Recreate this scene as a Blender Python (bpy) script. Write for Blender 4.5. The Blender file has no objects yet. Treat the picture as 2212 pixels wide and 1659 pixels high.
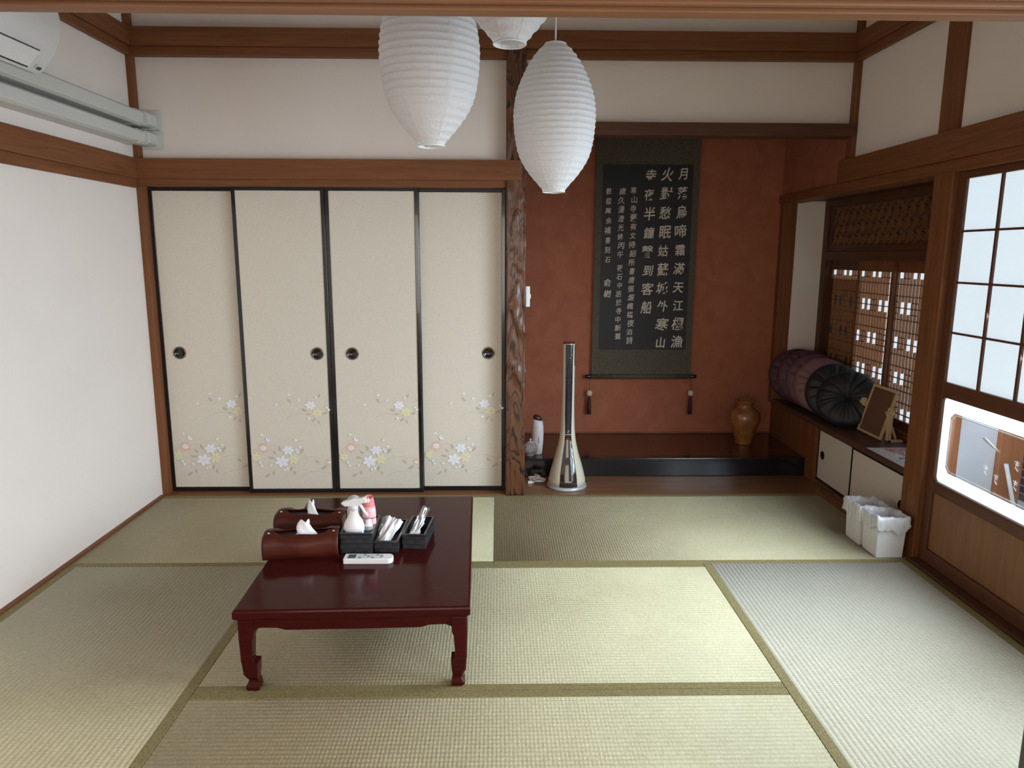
import bpy, math, random
from mathutils import Vector, Matrix
PI = math.pi
sc = bpy.context.scene
C = sc.collection
random.seed(7)

# ------------------------------------------------------------------ camera
F_PX, W_PX = 1547.55, 2212.0
cd = bpy.data.cameras.new('camera'); cam = bpy.data.objects.new('camera', cd); C.objects.link(cam)
cd.sensor_fit = 'HORIZONTAL'; cd.sensor_width = 36.0; cd.lens = 36.0 * F_PX / W_PX
cd.clip_start = 0.02; cd.clip_end = 100
PITCH, YAW, ROLL = 0.1782, 0.0203, -0.0032
# yaw to the right of +Y, pitch down, then roll
Rm = Matrix.Rotation(-YAW, 4, 'Z') @ Matrix.Rotation(PI/2 - PITCH, 4, 'X') @ Matrix.Rotation(-ROLL, 4, 'Z')
cam.matrix_world = Matrix.Translation((1.929, -4.0094, 1.3825)) @ Rm
sc.camera = cam

# ------------------------------------------------------------------ world, lights, exposure
sc.view_settings.view_transform = 'Standard'; sc.view_settings.look = 'None'
sc.view_settings.gamma = 1.0; sc.view_settings.use_curve_mapping = False
sc.view_settings.exposure = 0.0
w = bpy.data.worlds.new('overcast_sky'); sc.world = w; w.use_nodes = True
bg = w.node_tree.nodes['Background']; bg.inputs[0].default_value = (0.80, 0.90, 1.0, 1); bg.inputs[1].default_value = 1.0
PANE = 1.15        # brightness of the daylit frosted glass

def area(name, loc, rot, sx, sy, power, color):
    l = bpy.data.lights.new(name, 'AREA'); l.shape = 'RECTANGLE'; l.size = sx; l.size_y = sy; l.energy = power; l.color = color
    o = bpy.data.objects.new(name, l); C.objects.link(o); o.location = loc; o.rotation_euler = rot
    return o
# daylight entering through the veranda doors beside and behind the camera (they are built below, on the right)
def door_light(name, loc, sz, power, aim, color, spread):
    o = area(name, loc, (0, 0, 0), sz[0], sz[1], power, color); o.data.spread = spread   # sky light falls inwards and down
    o.rotation_euler = Vector(aim).to_track_quat('-Z', 'Y').to_euler()
door_light('door_daylight', (3.84, -1.40, 1.10), (0.80, 1.20), 34, (-0.86, 0.28, -0.42), (0.73, 0.87, 1.0), 2.0)
door_light('second_door_daylight', (3.84, -2.36, 1.10), (0.80, 1.20), 26, (-0.86, 0.22, -0.42), (0.73, 0.87, 1.0), 2.2)
door_light('veranda_daylight', (3.84, -3.95, 1.10), (1.8, 1.25), 46, (-0.86, 0.30, -0.32), (0.80, 0.90, 1.0), 2.4)
area('next_room_fill', (1.7, -7.0, 1.35), (PI/2, 0, 0), 3.2, 1.7, 74, (1.0, 0.92, 0.83))  # warm fill lamp added behind the camera, in front of a windowless wall

# ------------------------------------------------------------------ materials
def new_mat(name):
    m = bpy.data.materials.new(name); m.use_nodes = True
    nt = m.node_tree; b = nt.nodes['Principled BSDF']
    return m, nt, b
def lk(nt, a, b): nt.links.new(a, b)
def node(nt, t, **kw):
    n = nt.nodes.new(t)
    for k, v in kw.items(): setattr(n, k, v)
    return n
def ramp(nt, fac, stops):
    r = node(nt, 'ShaderNodeValToRGB'); lk(nt, fac, r.inputs[0])
    e = r.color_ramp.elements
    while len(e) < len(stops): e.new(0.5)
    for i, (p, c) in enumerate(stops):
        e[i].position = p; e[i].color = (c[0], c[1], c[2], 1)
    return r
def coords(nt, scale=(1, 1, 1), rot=(0, 0, 0), kind='Object'):
    tc = node(nt, 'ShaderNodeTexCoord'); mp = node(nt, 'ShaderNodeMapping')
    lk(nt, tc.outputs[kind], mp.inputs[0]); mp.inputs['Scale'].default_value = scale; mp.inputs['Rotation'].default_value = rot
    return mp.outputs[0]
def noise(nt, vec, scale=5, detail=4, rough=0.55, dist=0):
    n = node(nt, 'ShaderNodeTexNoise'); lk(nt, vec, n.inputs['Vector'])
    n.inputs['Scale'].default_value = scale; n.inputs['Detail'].default_value = detail
    n.inputs['Roughness'].default_value = rough; n.inputs['Distortion'].default_value = dist
    return n.outputs['Fac']
def bump(nt, b, h, strength=0.3, dist=0.01):
    n = node(nt, 'ShaderNodeBump'); n.inputs['Strength'].default_value = strength; n.inputs['Distance'].default_value = dist
    lk(nt, h, n.inputs['Height']); lk(nt, n.outputs[0], b.inputs['Normal']); return n
def plain(name, col, rough=0.5, metal=0.0, spec=0.5, coat=0.0, bumpy=0, bscale=200):
    m, nt, b = new_mat(name)
    b.inputs['Base Color'].default_value = (*col, 1); b.inputs['Roughness'].default_value = rough
    b.inputs['Metallic'].default_value = metal; b.inputs['Specular IOR Level'].default_value = spec
    b.inputs['Coat Weight'].default_value = coat
    v = coords(nt)
    n = noise(nt, v, bscale, 3)
    mix = ramp(nt, n, [(0.2, [c*0.92 for c in col]), (0.8, [min(1, c*1.06) for c in col])]); lk(nt, mix.outputs[0], b.inputs['Base Color'])
    if bumpy: bump(nt, b, n, bumpy, 0.002)
    return m
def wood(name, dark, light, axis, rough=0.45, scale=1.0, coat=0.0, contrast=(0.25, 0.75), knots=0.0):
    m, nt, b = new_mat(name)
    s = [14*scale]*3; s['xyz'.index(axis)] = 0.7*scale
    v = coords(nt, tuple(s))
    n1 = noise(nt, v, 2.2, 7, 0.62, 1.2 + knots)
    s2 = [90*scale]*3; s2['xyz'.index(axis)] = 2.0*scale
    n2 = noise(nt, coords(nt, tuple(s2)), 2.0, 4, 0.6)
    mx = node(nt, 'ShaderNodeMix'); mx.data_type = 'FLOAT'; mx.inputs[0].default_value = 0.35
    lk(nt, n1, mx.inputs[2]); lk(nt, n2, mx.inputs[3])
    r = ramp(nt, mx.outputs[0], [(contrast[0], dark), (contrast[1], light)])
    lk(nt, r.outputs[0], b.inputs['Base Color']); b.inputs['Roughness'].default_value = rough; b.inputs['Specular IOR Level'].default_value = 0.3
    b.inputs['Coat Weight'].default_value = coat; b.inputs['Coat Roughness'].default_value = 0.15
    bump(nt, b, n2, 0.15, 0.002)
    return m
BW = {}
for ax in 'xyz':
    BW[ax] = wood('aged_cedar_'+ax, (0.105, 0.034, 0.011), (0.26, 0.098, 0.036), ax, 0.5)
DW = {ax: wood('dark_cedar_'+ax, (0.055, 0.021, 0.010), (0.13, 0.055, 0.027), ax, 0.45) for ax in 'xyz'}
DOORW = {ax: wood('door_cedar_'+ax, (0.075, 0.026, 0.013), (0.16, 0.062, 0.032), ax, 0.35) for ax in 'xyz'}
PANELW = wood('panel_cedar', (0.17, 0.075, 0.028), (0.30, 0.145, 0.062), 'z', 0.35)
SHELFW = wood('shelf_walnut', (0.050, 0.022, 0.015), (0.13, 0.065, 0.045), 'y', 0.38)
TOKOW = wood('alcove_board', (0.12, 0.050, 0.022), (0.26, 0.125, 0.058), 'x', 0.22, 0.8, 0.1)
STEPW = wood('alcove_step_board', (0.060, 0.020, 0.010), (0.10, 0.036, 0.018), 'x', 0.22, 0.8, 0.3)
PALEW = wood('pale_birch', (0.50, 0.34, 0.18), (0.66, 0.48, 0.28), 'z', 0.5)
KUMIKO = wood('lattice_cedar', (0.27, 0.115, 0.048), (0.42, 0.20, 0.095), 'z', 0.5)
OUTW = wood('veranda_post', (0.34, 0.13, 0.055), (0.52, 0.22, 0.10), 'z', 0.6)

def plaster(name, col, b1=0.25):
    m, nt, b = new_mat(name); v = coords(nt)
    n = noise(nt, v, 3.0, 5); n2 = noise(nt, v, 420, 2)
    r = ramp(nt, n, [(0.3, [c*0.96 for c in col]), (0.7, col)]); lk(nt, r.outputs[0], b.inputs['Base Color'])
    b.inputs['Roughness'].default_value = 0.9; b.inputs['Specular IOR Level'].default_value = 0.2
    bump(nt, b, n2, b1, 0.001); return m
PLASTER = plaster('cream_plaster', (0.82, 0.735, 0.672))
def red_wall():
    m, nt, b = new_mat('terracotta_wall'); v = coords(nt)
    n = noise(nt, v, 7, 6, 0.65, 0.6); n2 = noise(nt, v, 60, 4)
    r = ramp(nt, n, [(0.3, (0.30, 0.098, 0.052)), (0.72, (0.385, 0.142, 0.080))]); lk(nt, r.outputs[0], b.inputs['Base Color'])
    b.inputs['Roughness'].default_value = 0.85; b.inputs['Specular IOR Level'].default_value = 0.25
    bump(nt, b, n2, 0.3, 0.002); return m
RED = red_wall()
def paper_panel():
    m, nt, b = new_mat('fusuma_paper'); v = coords(nt)
    n = noise(nt, v, 330, 3, 0.7); n2 = noise(nt, v, 1.2, 3)
    r = ramp(nt, n, [(0.25, (0.56, 0.50, 0.41)), (0.75, (0.76, 0.70, 0.60))]); lk(nt, r.outputs[0], b.inputs['Base Color'])
    b.inputs['Roughness'].default_value = 0.8; b.inputs['Specular IOR Level'].default_value = 0.3
    bump(nt, b, n, 0.25, 0.001); return m
FUSUMA = paper_panel()
BLACK = plain('black_lacquer', (0.008, 0.008, 0.010), 0.18, coat=0.3)
def tatami(name, axis, lo, hi):
    m, nt, b = new_mat(name)
    v = coords(nt)
    n1 = noise(nt, v, 1.6, 4, 0.6)
    # thread marks across each rib
    s = [60, 60, 60]; s['xy'.index(axis)] = 190
    n2 = noise(nt, coords(nt, tuple(s)), 1.0, 3, 0.7)
    mx = node(nt, 'ShaderNodeMix'); mx.data_type = 'FLOAT'; mx.inputs[0].default_value = 0.55
    lk(nt, n1, mx.inputs[2]); lk(nt, n2, mx.inputs[3])
    r = ramp(nt, mx.outputs[0], [(0.32, lo), (0.68, hi)]); lk(nt, r.outputs[0], b.inputs['Base Color'])
    b.inputs['Roughness'].default_value = 0.55; b.inputs['Specular IOR Level'].default_value = 0.35
    b.inputs['Sheen Weight'].default_value = 0.1
    wv = node(nt, 'ShaderNodeTexWave'); wv.wave_type = 'BANDS'; wv.bands_direction = axis.upper()
    wv.inputs['Scale'].default_value = 26; wv.inputs['Distortion'].default_value = 1.2; wv.inputs['Detail Scale'].default_value = 9
    lk(nt, v, wv.inputs['Vector'])
    ad = node(nt, 'ShaderNodeMath', operation='ADD'); lk(nt, wv.outputs['Fac'], ad.inputs[0]); lk(nt, n2, ad.inputs[1])
    bump(nt, b, ad.outputs[0], 0.35, 0.0025); return m
TAT = {a: tatami('rush_weave_'+a, a, (0.335, 0.290, 0.165), (0.52, 0.470, 0.300)) for a in 'xy'}
TAT_SHEEN = tatami('rush_weave_painted_sheen', 'y', (0.43, 0.395, 0.29), (0.60, 0.56, 0.43))  # same rush, coloured paler to stand for its sheen and the door light
def binding():
    m, nt, b = new_mat('olive_binding')
    v = coords(nt, (130, 130, 130)); ch = node(nt, 'ShaderNodeTexVoronoi'); lk(nt, v, ch.inputs['Vector']); ch.inputs['Scale'].default_value = 1.0
    r = ramp(nt, ch.outputs['Distance'], [(0.2, (0.16, 0.125, 0.045)), (0.7, (0.235, 0.19, 0.078))]); lk(nt, r.outputs[0], b.inputs['Base Color'])
    b.inputs['Roughness'].default_value = 0.7; bump(nt, b, ch.outputs['Distance'], 0.3, 0.001); return m
BIND = binding()
def lacquer_red():
    m, nt, b = new_mat('red_brown_lacquer'); v = coords(nt, (3, 30, 30))
    n = noise(nt, v, 2, 4)
    r = ramp(nt, n, [(0.3, (0.034, 0.0040, 0.0036)), (0.7, (0.050, 0.0060, 0.0052))]); lk(nt, r.outputs[0], b.inputs['Base Color'])
    b.inputs['Roughness'].default_value = 0.13; b.inputs['Specular IOR Level'].default_value = 0.12
    b.inputs['Coat Weight'].default_value = 0.0; b.inputs['Coat Roughness'].default_value = 0.06; return m
LACQ = lacquer_red()
def leather():
    m, nt, b = new_mat('chestnut_leather'); v = coords(nt)
    n = noise(nt, v, 9, 4); n2 = noise(nt, v, 500, 2)
    r = ramp(nt, n, [(0.3, (0.048, 0.008, 0.004)), (0.7, (0.080, 0.014, 0.007))]); lk(nt, r.outputs[0], b.inputs['Base Color'])
    b.inputs['Roughness'].default_value = 0.45; b.inputs['Specular IOR Level'].default_value = 0.25; bump(nt, b, n2, 0.2, 0.001); return m
LEATHER = leather()
def lit_glass(name, col, strength):
    m, nt, b = new_mat(name)
    b.inputs['Base Color'].default_value = (0.75, 0.80, 0.82, 1); b.inputs['Roughness'].default_value = 0.35
    n = noise(nt, coords(nt), 2.2, 3)
    r = ramp(nt, n, [(0.3, [c*0.93 for c in col]), (0.7, col)])
    lk(nt, r.outputs[0], b.inputs['Emission Color']); b.inputs['Emission Strength'].default_value = strength
    return m
FROST = lit_glass('daylit_frosted_glass', (0.56, 0.69, 0.80), PANE*0.80)
FROST2 = lit_glass('daylit_white_frosted_glass', (0.80, 0.95, 1.0), PANE*0.87)
LATGL = lit_glass('daylit_lattice_glass', (0.60, 0.74, 0.86), PANE*0.85)
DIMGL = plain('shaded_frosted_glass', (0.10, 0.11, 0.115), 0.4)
def clear_glass():
    m, nt, b = new_mat('clear_glass'); out = nt.nodes['Material Output']
    t = node(nt, 'ShaderNodeBsdfTransparent'); g = node(nt, 'ShaderNodeBsdfGlossy'); g.inputs['Roughness'].default_value = 0.02
    mx = node(nt, 'ShaderNodeMixShader'); mx.inputs[0].default_value = 0.06
    lk(nt, t.outputs[0], mx.inputs[1]); lk(nt, g.outputs[0], mx.inputs[2]); lk(nt, mx.outputs[0], out.inputs[0]); return m
CLEAR = clear_glass()
def washi():
    m, nt, b = new_mat('crinkled_washi'); out = nt.nodes['Material Output']
    v = coords(nt); vo = node(nt, 'ShaderNodeTexVoronoi'); lk(nt, v, vo.inputs['Vector']); vo.inputs['Scale'].default_value = 105
    n = noise(nt, v, 70, 5, 0.7)
    mm = node(nt, 'ShaderNodeMath', operation='ADD'); lk(nt, vo.outputs['Distance'], mm.inputs[0]); lk(nt, n, mm.inputs[1])
    b.inputs['Base Color'].default_value = (0.86, 0.85, 0.85, 1); b.inputs['Roughness'].default_value = 0.6
    b.inputs['Specular IOR Level'].default_value = 0.3
    bp = bump(nt, b, mm.outputs[0], 0.30, 0.004)
    t = node(nt, 'ShaderNodeBsdfTranslucent'); t.inputs[0].default_value = (0.85, 0.84, 0.83, 1); lk(nt, bp.outputs[0], t.inputs['Normal'])
    mx = node(nt, 'ShaderNodeMixShader'); mx.inputs[0].default_value = 0.38
    lk(nt, b.outputs[0], mx.inputs[1]); lk(nt, t.outputs[0], mx.inputs[2]); lk(nt, mx.outputs[0], out.inputs[0]); return m
WASHI = washi()
WHITE = plain('white_plastic', (0.80, 0.80, 0.80), 0.35)
ACW = plain('appliance_white', (0.83, 0.83, 0.83), 0.3)
DUCT = plain('duct_plastic', (0.60, 0.60, 0.56), 0.4)
GREYP = plain('grey_plastic', (0.25, 0.26, 0.27), 0.4)
DARKP = plain('dark_plastic', (0.015, 0.015, 0.018), 0.2, coat=0.3)
STEEL = plain('brushed_steel', (0.55, 0.55, 0.55), 0.3, metal=1.0)
BRASS = plain('aged_brass', (0.42, 0.33, 0.17), 0.35, metal=1.0)
CREAMP = plain('champagne_plastic', (0.62, 0.58, 0.46), 0.3, coat=0.2)
SILVER = plain('silver_plastic', (0.50, 0.52, 0.55), 0.3, metal=0.4)
TISSUE = plain('tissue_paper', (0.85, 0.85, 0.86), 0.9, bumpy=0.5, bscale=60)
CORD = plain('white_cord', (0.75, 0.74, 0.72), 0.5)

# ------------------------------------------------------------------ mesh helpers
class MB:
    def __init__(s): s.v = []; s.f = []; s.m = []; s.sm = []
    def add(s, vs, fs, mi=0, sm=False, M=None):
        o = len(s.v)
        s.v += [tuple(M @ Vector(p)) if M else tuple(p) for p in vs]
        s.f += [[i+o for i in f] for f in fs]; s.m += [mi]*len(fs); s.sm += [sm]*len(fs); return s
    def box(s, x0, x1, y0, y1, z0, z1, mi=0, M=None):
        v = [(x, y, z) for z in (z0, z1) for y in (y0, y1) for x in (x0, x1)]
        return s.add(v, [(0,2,3,1), (4,5,7,6), (0,1,5,4), (2,6,7,3), (0,4,6,2), (1,3,7,5)], mi, False, M)
    def obox(s, p0, p1, wd, hd, mi=0, up=(0,0,1)):
        """a bar from p0 to p1, wd wide across, hd high along up"""
        p0 = Vector(p0); p1 = Vector(p1); d = (p1-p0).normalized(); u = Vector(up); r = d.cross(u)
        if r.length < 1e-4: r = d.cross(Vector((1, 0, 0)))
        r.normalize(); u = r.cross(d); vs = []
        for p in (p0, p1):
            for a, b_ in ((-1,-1), (1,-1), (1,1), (-1,1)): vs.append(p + r*a*wd/2 + u*b_*hd/2)
        return s.add(vs, [(0,1,2,3), (7,6,5,4), (0,4,5,1), (1,5,6,2), (2,6,7,3), (3,7,4,0)], mi)
    def prism(s, poly, ax, a, b_, mi=0, sm=False, M=None):
        """closed polygon extruded along axis ax; poly in the other two axes (in xyz order)"""
        n = len(poly); vs = []
        for t in (a, b_):
            for (p, q) in poly:
                vs.append({'x': (t, p, q), 'y': (p, t, q), 'z': (p, q, t)}[ax])
        fs = [list(range(n))[::-1], list(range(n, 2*n))] + [(i, (i+1) % n, (i+1) % n+n, i+n) for i in range(n)]
        o = len(s.f); s.add(vs, fs, mi, sm, M); s.sm[o] = s.sm[o+1] = False; return s
    def lathe(s, prof, c=(0,0,0), seg=32, mi=0, sm=True, cap=True, M=None, jit=None):
        vs = []; n = len(prof)
        for i in range(seg):
            a = 2*PI*i/seg
            for k, (r, z) in enumerate(prof):
                rr = r*(jit(a, k) if jit else 1); vs.append((c[0]+rr*math.cos(a), c[1]+rr*math.sin(a), c[2]+z))
        fs = []
        for i in range(seg):
            j = (i+1) % seg
            for k in range(n-1): fs.append((i*n+k, j*n+k, j*n+k+1, i*n+k+1))
        s.add(vs, fs, mi, sm, M)
        if cap:
            for k, rev in ((0, True), (n-1, False)):
                if prof[k][0] > 1e-5:
                    r = [i*n+k for i in range(seg)]; o = len(s.v)-len(vs)
                    s.f.append([x+o for x in (r[::-1] if rev else r)]); s.m.append(mi); s.sm.append(False)
        return s
    def tube(s, pts, r, seg=8, mi=0, close=False):
        pts = [Vector(p) for p in pts]; n = len(pts); vs = []; up = Vector((0.13, 0.21, 0.97))
        for i, p in enumerate(pts):
            d = (pts[min(i+1, n-1)] - pts[max(i-1, 0)]).normalized()
            a = d.cross(up)
            if a.length < 1e-3: a = d.cross(Vector((1, 0, 0)))
            a.normalize(); b_ = d.cross(a); rr = r[i] if isinstance(r, (list, tuple)) else r
            for k in range(seg): t = 2*PI*k/seg; vs.append(p + a*math.cos(t)*rr + b_*math.sin(t)*rr)
        fs = [(i*seg+k, i*seg+(k+1) % seg, (i+1)*seg+(k+1) % seg, (i+1)*seg+k) for i in range(n-1) for k in range(seg)]
        fs += [list(range(seg))[::-1], list(range((n-1)*seg, n*seg))]
        return s.add(vs, fs, mi, True)
    def loft(s, rings, mi=0, sm=True, close=True, cap=True):
        n = len(rings[0]); vs = [p for r in rings for p in r]
        fs = []
        for i in range(len(rings)-1):
            for k in range(n if close else n-1):
                fs.append((i*n+k, i*n+(k+1) % n, (i+1)*n+(k+1) % n, (i+1)*n+k))
        if cap and close: fs += [list(range(n))[::-1], list(range((len(rings)-1)*n, len(rings)*n))]
        return s.add(vs, fs, mi, sm)
    def build(s, name, mats, parent=None, bev=0, world=False, sub=0, fixn=True):
        me = bpy.data.meshes.new(name); me.from_pydata(s.v, [], s.f)
        if not isinstance(mats, (list, tuple)): mats = [mats]
        for m in mats: me.materials.append(m)
        for p, mi, sm in zip(me.polygons, s.m, s.sm): p.material_index = mi; p.use_smooth = sm
        if fixn:
            import bmesh
            bm = bmesh.new(); bm.from_mesh(me); bmesh.ops.recalc_face_normals(bm, faces=bm.faces); bm.to_mesh(me); bm.free()
        me.update()
        o = bpy.data.objects.new(name, me); C.objects.link(o)
        if parent:
            o.parent = parent
            if world:
                for v in me.vertices: v.co = v.co - parent.location
        if bev:
            md = o.modifiers.new('bevel', 'BEVEL'); md.width = bev; md.segments = 2; md.limit_method = 'ANGLE'; md.angle_limit = 0.6
        if sub:
            md = o.modifiers.new('sub', 'SUBSURF'); md.levels = sub; md.render_levels = sub
        return o
def smooth_path(pts, n=8):
    out = []; P = [Vector(p) for p in pts]; P = [P[0]*2-P[1]] + P + [P[-1]*2-P[-2]]
    for i in range(1, len(P)-2):
        for k in range(n):
            t = k/n; a, b_, c, d = P[i-1:i+3]
            out.append(0.5*((2*b_) + (c-a)*t + (2*a-5*b_+4*c-d)*t*t + (3*b_-a-3*c+d)*t*t*t))
    out.append(P[-2]); return out
def tag(o, label=None, cat=None, group=None, kind=None):
    if label: o['label'] = label
    if cat: o['category'] = cat
    if group: o['group'] = group
    if kind: o['kind'] = kind
    return o
def empty(name, loc, label, cat, group=None, rz=0, kind=None):
    o = bpy.data.objects.new(name, None); C.objects.link(o); o.location = loc; o.rotation_euler = (0, 0, rz)
    o.empty_display_size = 0.1
    return tag(o, label, cat, group, kind)
NT = [0]
def trim(label, box, m, bev=0.003, cat='beam'):
    NT[0] += 1
    mb = MB()
    for b_ in (box if isinstance(box, list) else [box]): mb.box(*b_)
    return tag(mb.build('trim_%d' % NT[0], m, bev=bev), label, cat, kind='structure')
def struct(name, label, cat, boxes, m, bev=0):
    mb = MB()
    for b_ in boxes: mb.box(*b_)
    return tag(mb.build(name, m, bev=bev), label, cat, kind='structure')

# ------------------------------------------------------------------ room shell
RW, RD = 3.82, 2.865          # tatami floor
XR = 3.87                     # face of the right wall plaster
struct('floor', 'bare wooden subfloor under the tatami mats and the next room', 'floor', [(-0.15, 4.0, -7.2, 0.0, -0.12, -0.058), (-0.15, 4.0, -7.2, -2.98, -0.058, -0.001)], BW['y'])
struct('floor_alcove', 'polished brown wooden floor strip in front of the alcove step', 'floor', [(2.0, 3.91, 0.0, 0.36, -0.06, 0.002)], TOKOW)
struct('ceiling', 'pale ceiling over the tatami room', 'ceiling', [(-0.15, 4.4, -7.2, 1.1, 2.75, 2.83)], PLASTER)
struct('wall_left', 'plain white plaster wall on the left side', 'wall', [(-0.15, -0.02, -7.2, 0.12, -0.1, 2.76)], PLASTER)
struct('wall_back', 'cream plaster wall above the four sliding panels', 'wall', [(-0.03, 1.99, 0.06, 0.14, 1.76, 2.76), (-0.03, 1.99, 0.16, 0.2, -0.06, 1.8)], PLASTER)
struct('wall_back_alcove', 'cream plaster wall above the dark alcove lintel', 'wall', [(2.07, 3.87, 0.05, 0.13, 2.06, 2.76)], PLASTER)
struct('wall_tokonoma', 'terracotta red textured back wall of the alcove', 'wall', [(1.99, 4.0, 0.996, 1.06, -0.06, 2.76)], RED)
struct('wall_tokonoma_left', 'terracotta red left side wall of the alcove', 'wall', [(2.0, 2.086, 0.10, 0.996, -0.06, 2.76)], RED)
struct('wall_tokonoma_right', 'terracotta red right side wall of the alcove above the rail', 'wall', [(3.872, 4.0, 0.06, 0.996, 1.78, 2.76)], RED)
struct('wall_right', 'cream plaster wall above the right hand wooden rail', 'wall', [(XR, 4.0, -7.2, 0.04, 1.85, 2.76)], PLASTER)
struct('wall_window_bay', 'narrow white plaster strip at the far end of the window bay', 'wall', [(3.955, 4.30, 0.935, 0.995, 0.36, 1.86)], PLASTER)
struct('ceiling_window_bay', 'wooden soffit over the lattice window bay', 'ceiling', [(3.90, 4.30, -0.80, 0.995, 1.745, 1.80)], DW['y'])
struct('wall_next_room', 'plain plaster end wall of the adjoining room behind the viewpoint', 'wall', [(-0.15, 4.0, -7.25, -7.2, -0.1, 2.83)], PLASTER)

# wood trim
trim('horizontal wooden rail above the four sliding panels, with a projecting end over the pillar', [(-0.02, 2.058, -0.012, 0.06, 1.778, 1.884)], BW['x'])
trim('thin wooden head track directly above the sliding panels', [(-0.02, 1.976, 0.004, 0.12, 1.742, 1.779)], BW['x'])
trim('wooden sill strip under the four sliding panels', [(-0.03, 1.985, 0.0, 0.13, -0.05, 0.004)], BW['x'])
trim('upper ceiling beam along the back wall', [(-0.02, 3.88, -0.004, 0.07, 2.449, 2.541)], BW['x'])
trim('lower stepped strip of the ceiling beam along the back wall', [(-0.02, 3.88, 0.012, 0.07, 2.405, 2.449)], BW['x'])
trim('upper ceiling beam along the left wall', [(-0.03, 0.020, -2.86, 0.0, 2.449, 2.541)], BW['y'])
trim('lower stepped strip of the ceiling beam along the left wall', [(-0.03, 0.006, -2.86, 0.02, 2.405, 2.449)], BW['y'])
trim('upper ceiling beam along the right wall', [(3.828, 3.9, -2.86, 0.0, 2.449, 2.541)], BW['y'])
trim('lower stepped strip of the ceiling beam along the right wall', [(3.842, 3.9, -2.86, 0.02, 2.405, 2.449)], BW['y'])
trim('horizontal wooden rail along the left wall, upper board', [(-0.03, 0.008, -2.86, -0.012, 1.778, 1.884)], BW['y'])
trim('narrow lower strip of the wooden rail on the left wall', [(-0.03, -0.004, -2.86, 0.0, 1.730, 1.779)], BW['y'])
trim('slim wooden corner post beside the leftmost sliding panel', [(-0.03, 0.012, 0.02, 0.12, -0.05, 2.75)], BW['z'], cat='post')
trim('dark wooden lintel across the top of the alcove', [(2.07, 3.86, -0.01, 0.10, 2.017, 2.084)], DW['x'])
trim('slim wooden corner post between alcove wall and right wall', [(3.845, 3.876, 0.0, 0.06, 1.86, 2.75)], BW['z'], cat='post')
trim('upright wooden post on the right plaster wall above the rail', [(3.850, 3.9, -0.905, -0.775, 1.88, 2.75)], BW['z'], cat='post')
trim('broad wooden rail along the right wall over window and door', [(3.835, 3.9, -2.86, 0.12, 1.785, 1.905)], BW['y'])
trim('narrow wooden head track under the right wall rail', [(3.850, 3.98, -2.86, 0.99, 1.732, 1.785)], BW['y'])
trim('wooden post between lattice window bay and glass door', [(3.845, 3.98, -0.925, -0.79, -0.05, 1.735)], BW['z'], cat='post')
trim('wooden corner post at the far end of the window bay', [(3.865, 3.957, 0.93, 0.994, 0.36, 1.735)], BW['z'], cat='post')
trim('slim wooden strip along the foot of the left wall', [(-0.03, 0.0, -2.86, 0.0, -0.05, 0.010)], BW['y'], cat='skirting')
trim('wooden floor strip under the low cupboard doors', [(3.822, 3.90, -0.93, 0.06, -0.05, 0.006)], BW['y'], cat='skirting')
trim('grooved wooden sill under the glass sliding door', [(3.822, 4.0, -2.86, -0.92, -0.05, 0.012)], DW['y'], cat='sill')
trim('short wooden post foot at the right end of the alcove step', [(3.884, 3.96, 0.235, 0.46, -0.05, 0.36)], BW['z'], cat='post')
trim('vertical wooden boarding between alcove step and window shelf', [(3.892, 3.95, 0.46, 0.996, 0.10, 0.36)], wood('alcove_boarding', (0.10, 0.040, 0.017), (0.22, 0.095, 0.042), 'z', 0.45), cat='panel')
trim('thin wooden bead along the foot of the red alcove wall', [(2.086, 3.89, 0.985, 0.997, 0.119, 0.131)], BW['x'], cat='moulding')
# near lintel across the opening to the next room, grooved underneath
tag(MB().prism([(-2.80, 1.75), (-2.832, 1.75), (-2.832, 1.765), (-2.857, 1.765), (-2.857, 1.75), (-2.869, 1.75), (-2.869, 1.765), (-2.894, 1.765), (-2.894, 1.75), (-2.93, 1.75), (-2.93, 1.80), (-2.80, 1.80)], 'x', -0.02, 3.87)
    .build('trim_%d' % (NT[0]+1), wood('near_lintel_cedar', (0.17, 0.070, 0.028), (0.30, 0.145, 0.068), 'x', 0.5), bev=0.0015), 'grooved wooden lintel across the very top, nearest the viewpoint', 'beam', kind='structure'); NT[0] += 1
struct('wall_front', 'plaster wall over the near opening', 'wall', [(-0.02, 3.87, -2.92, -2.81, 1.80, 2.76)], PLASTER)

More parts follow.
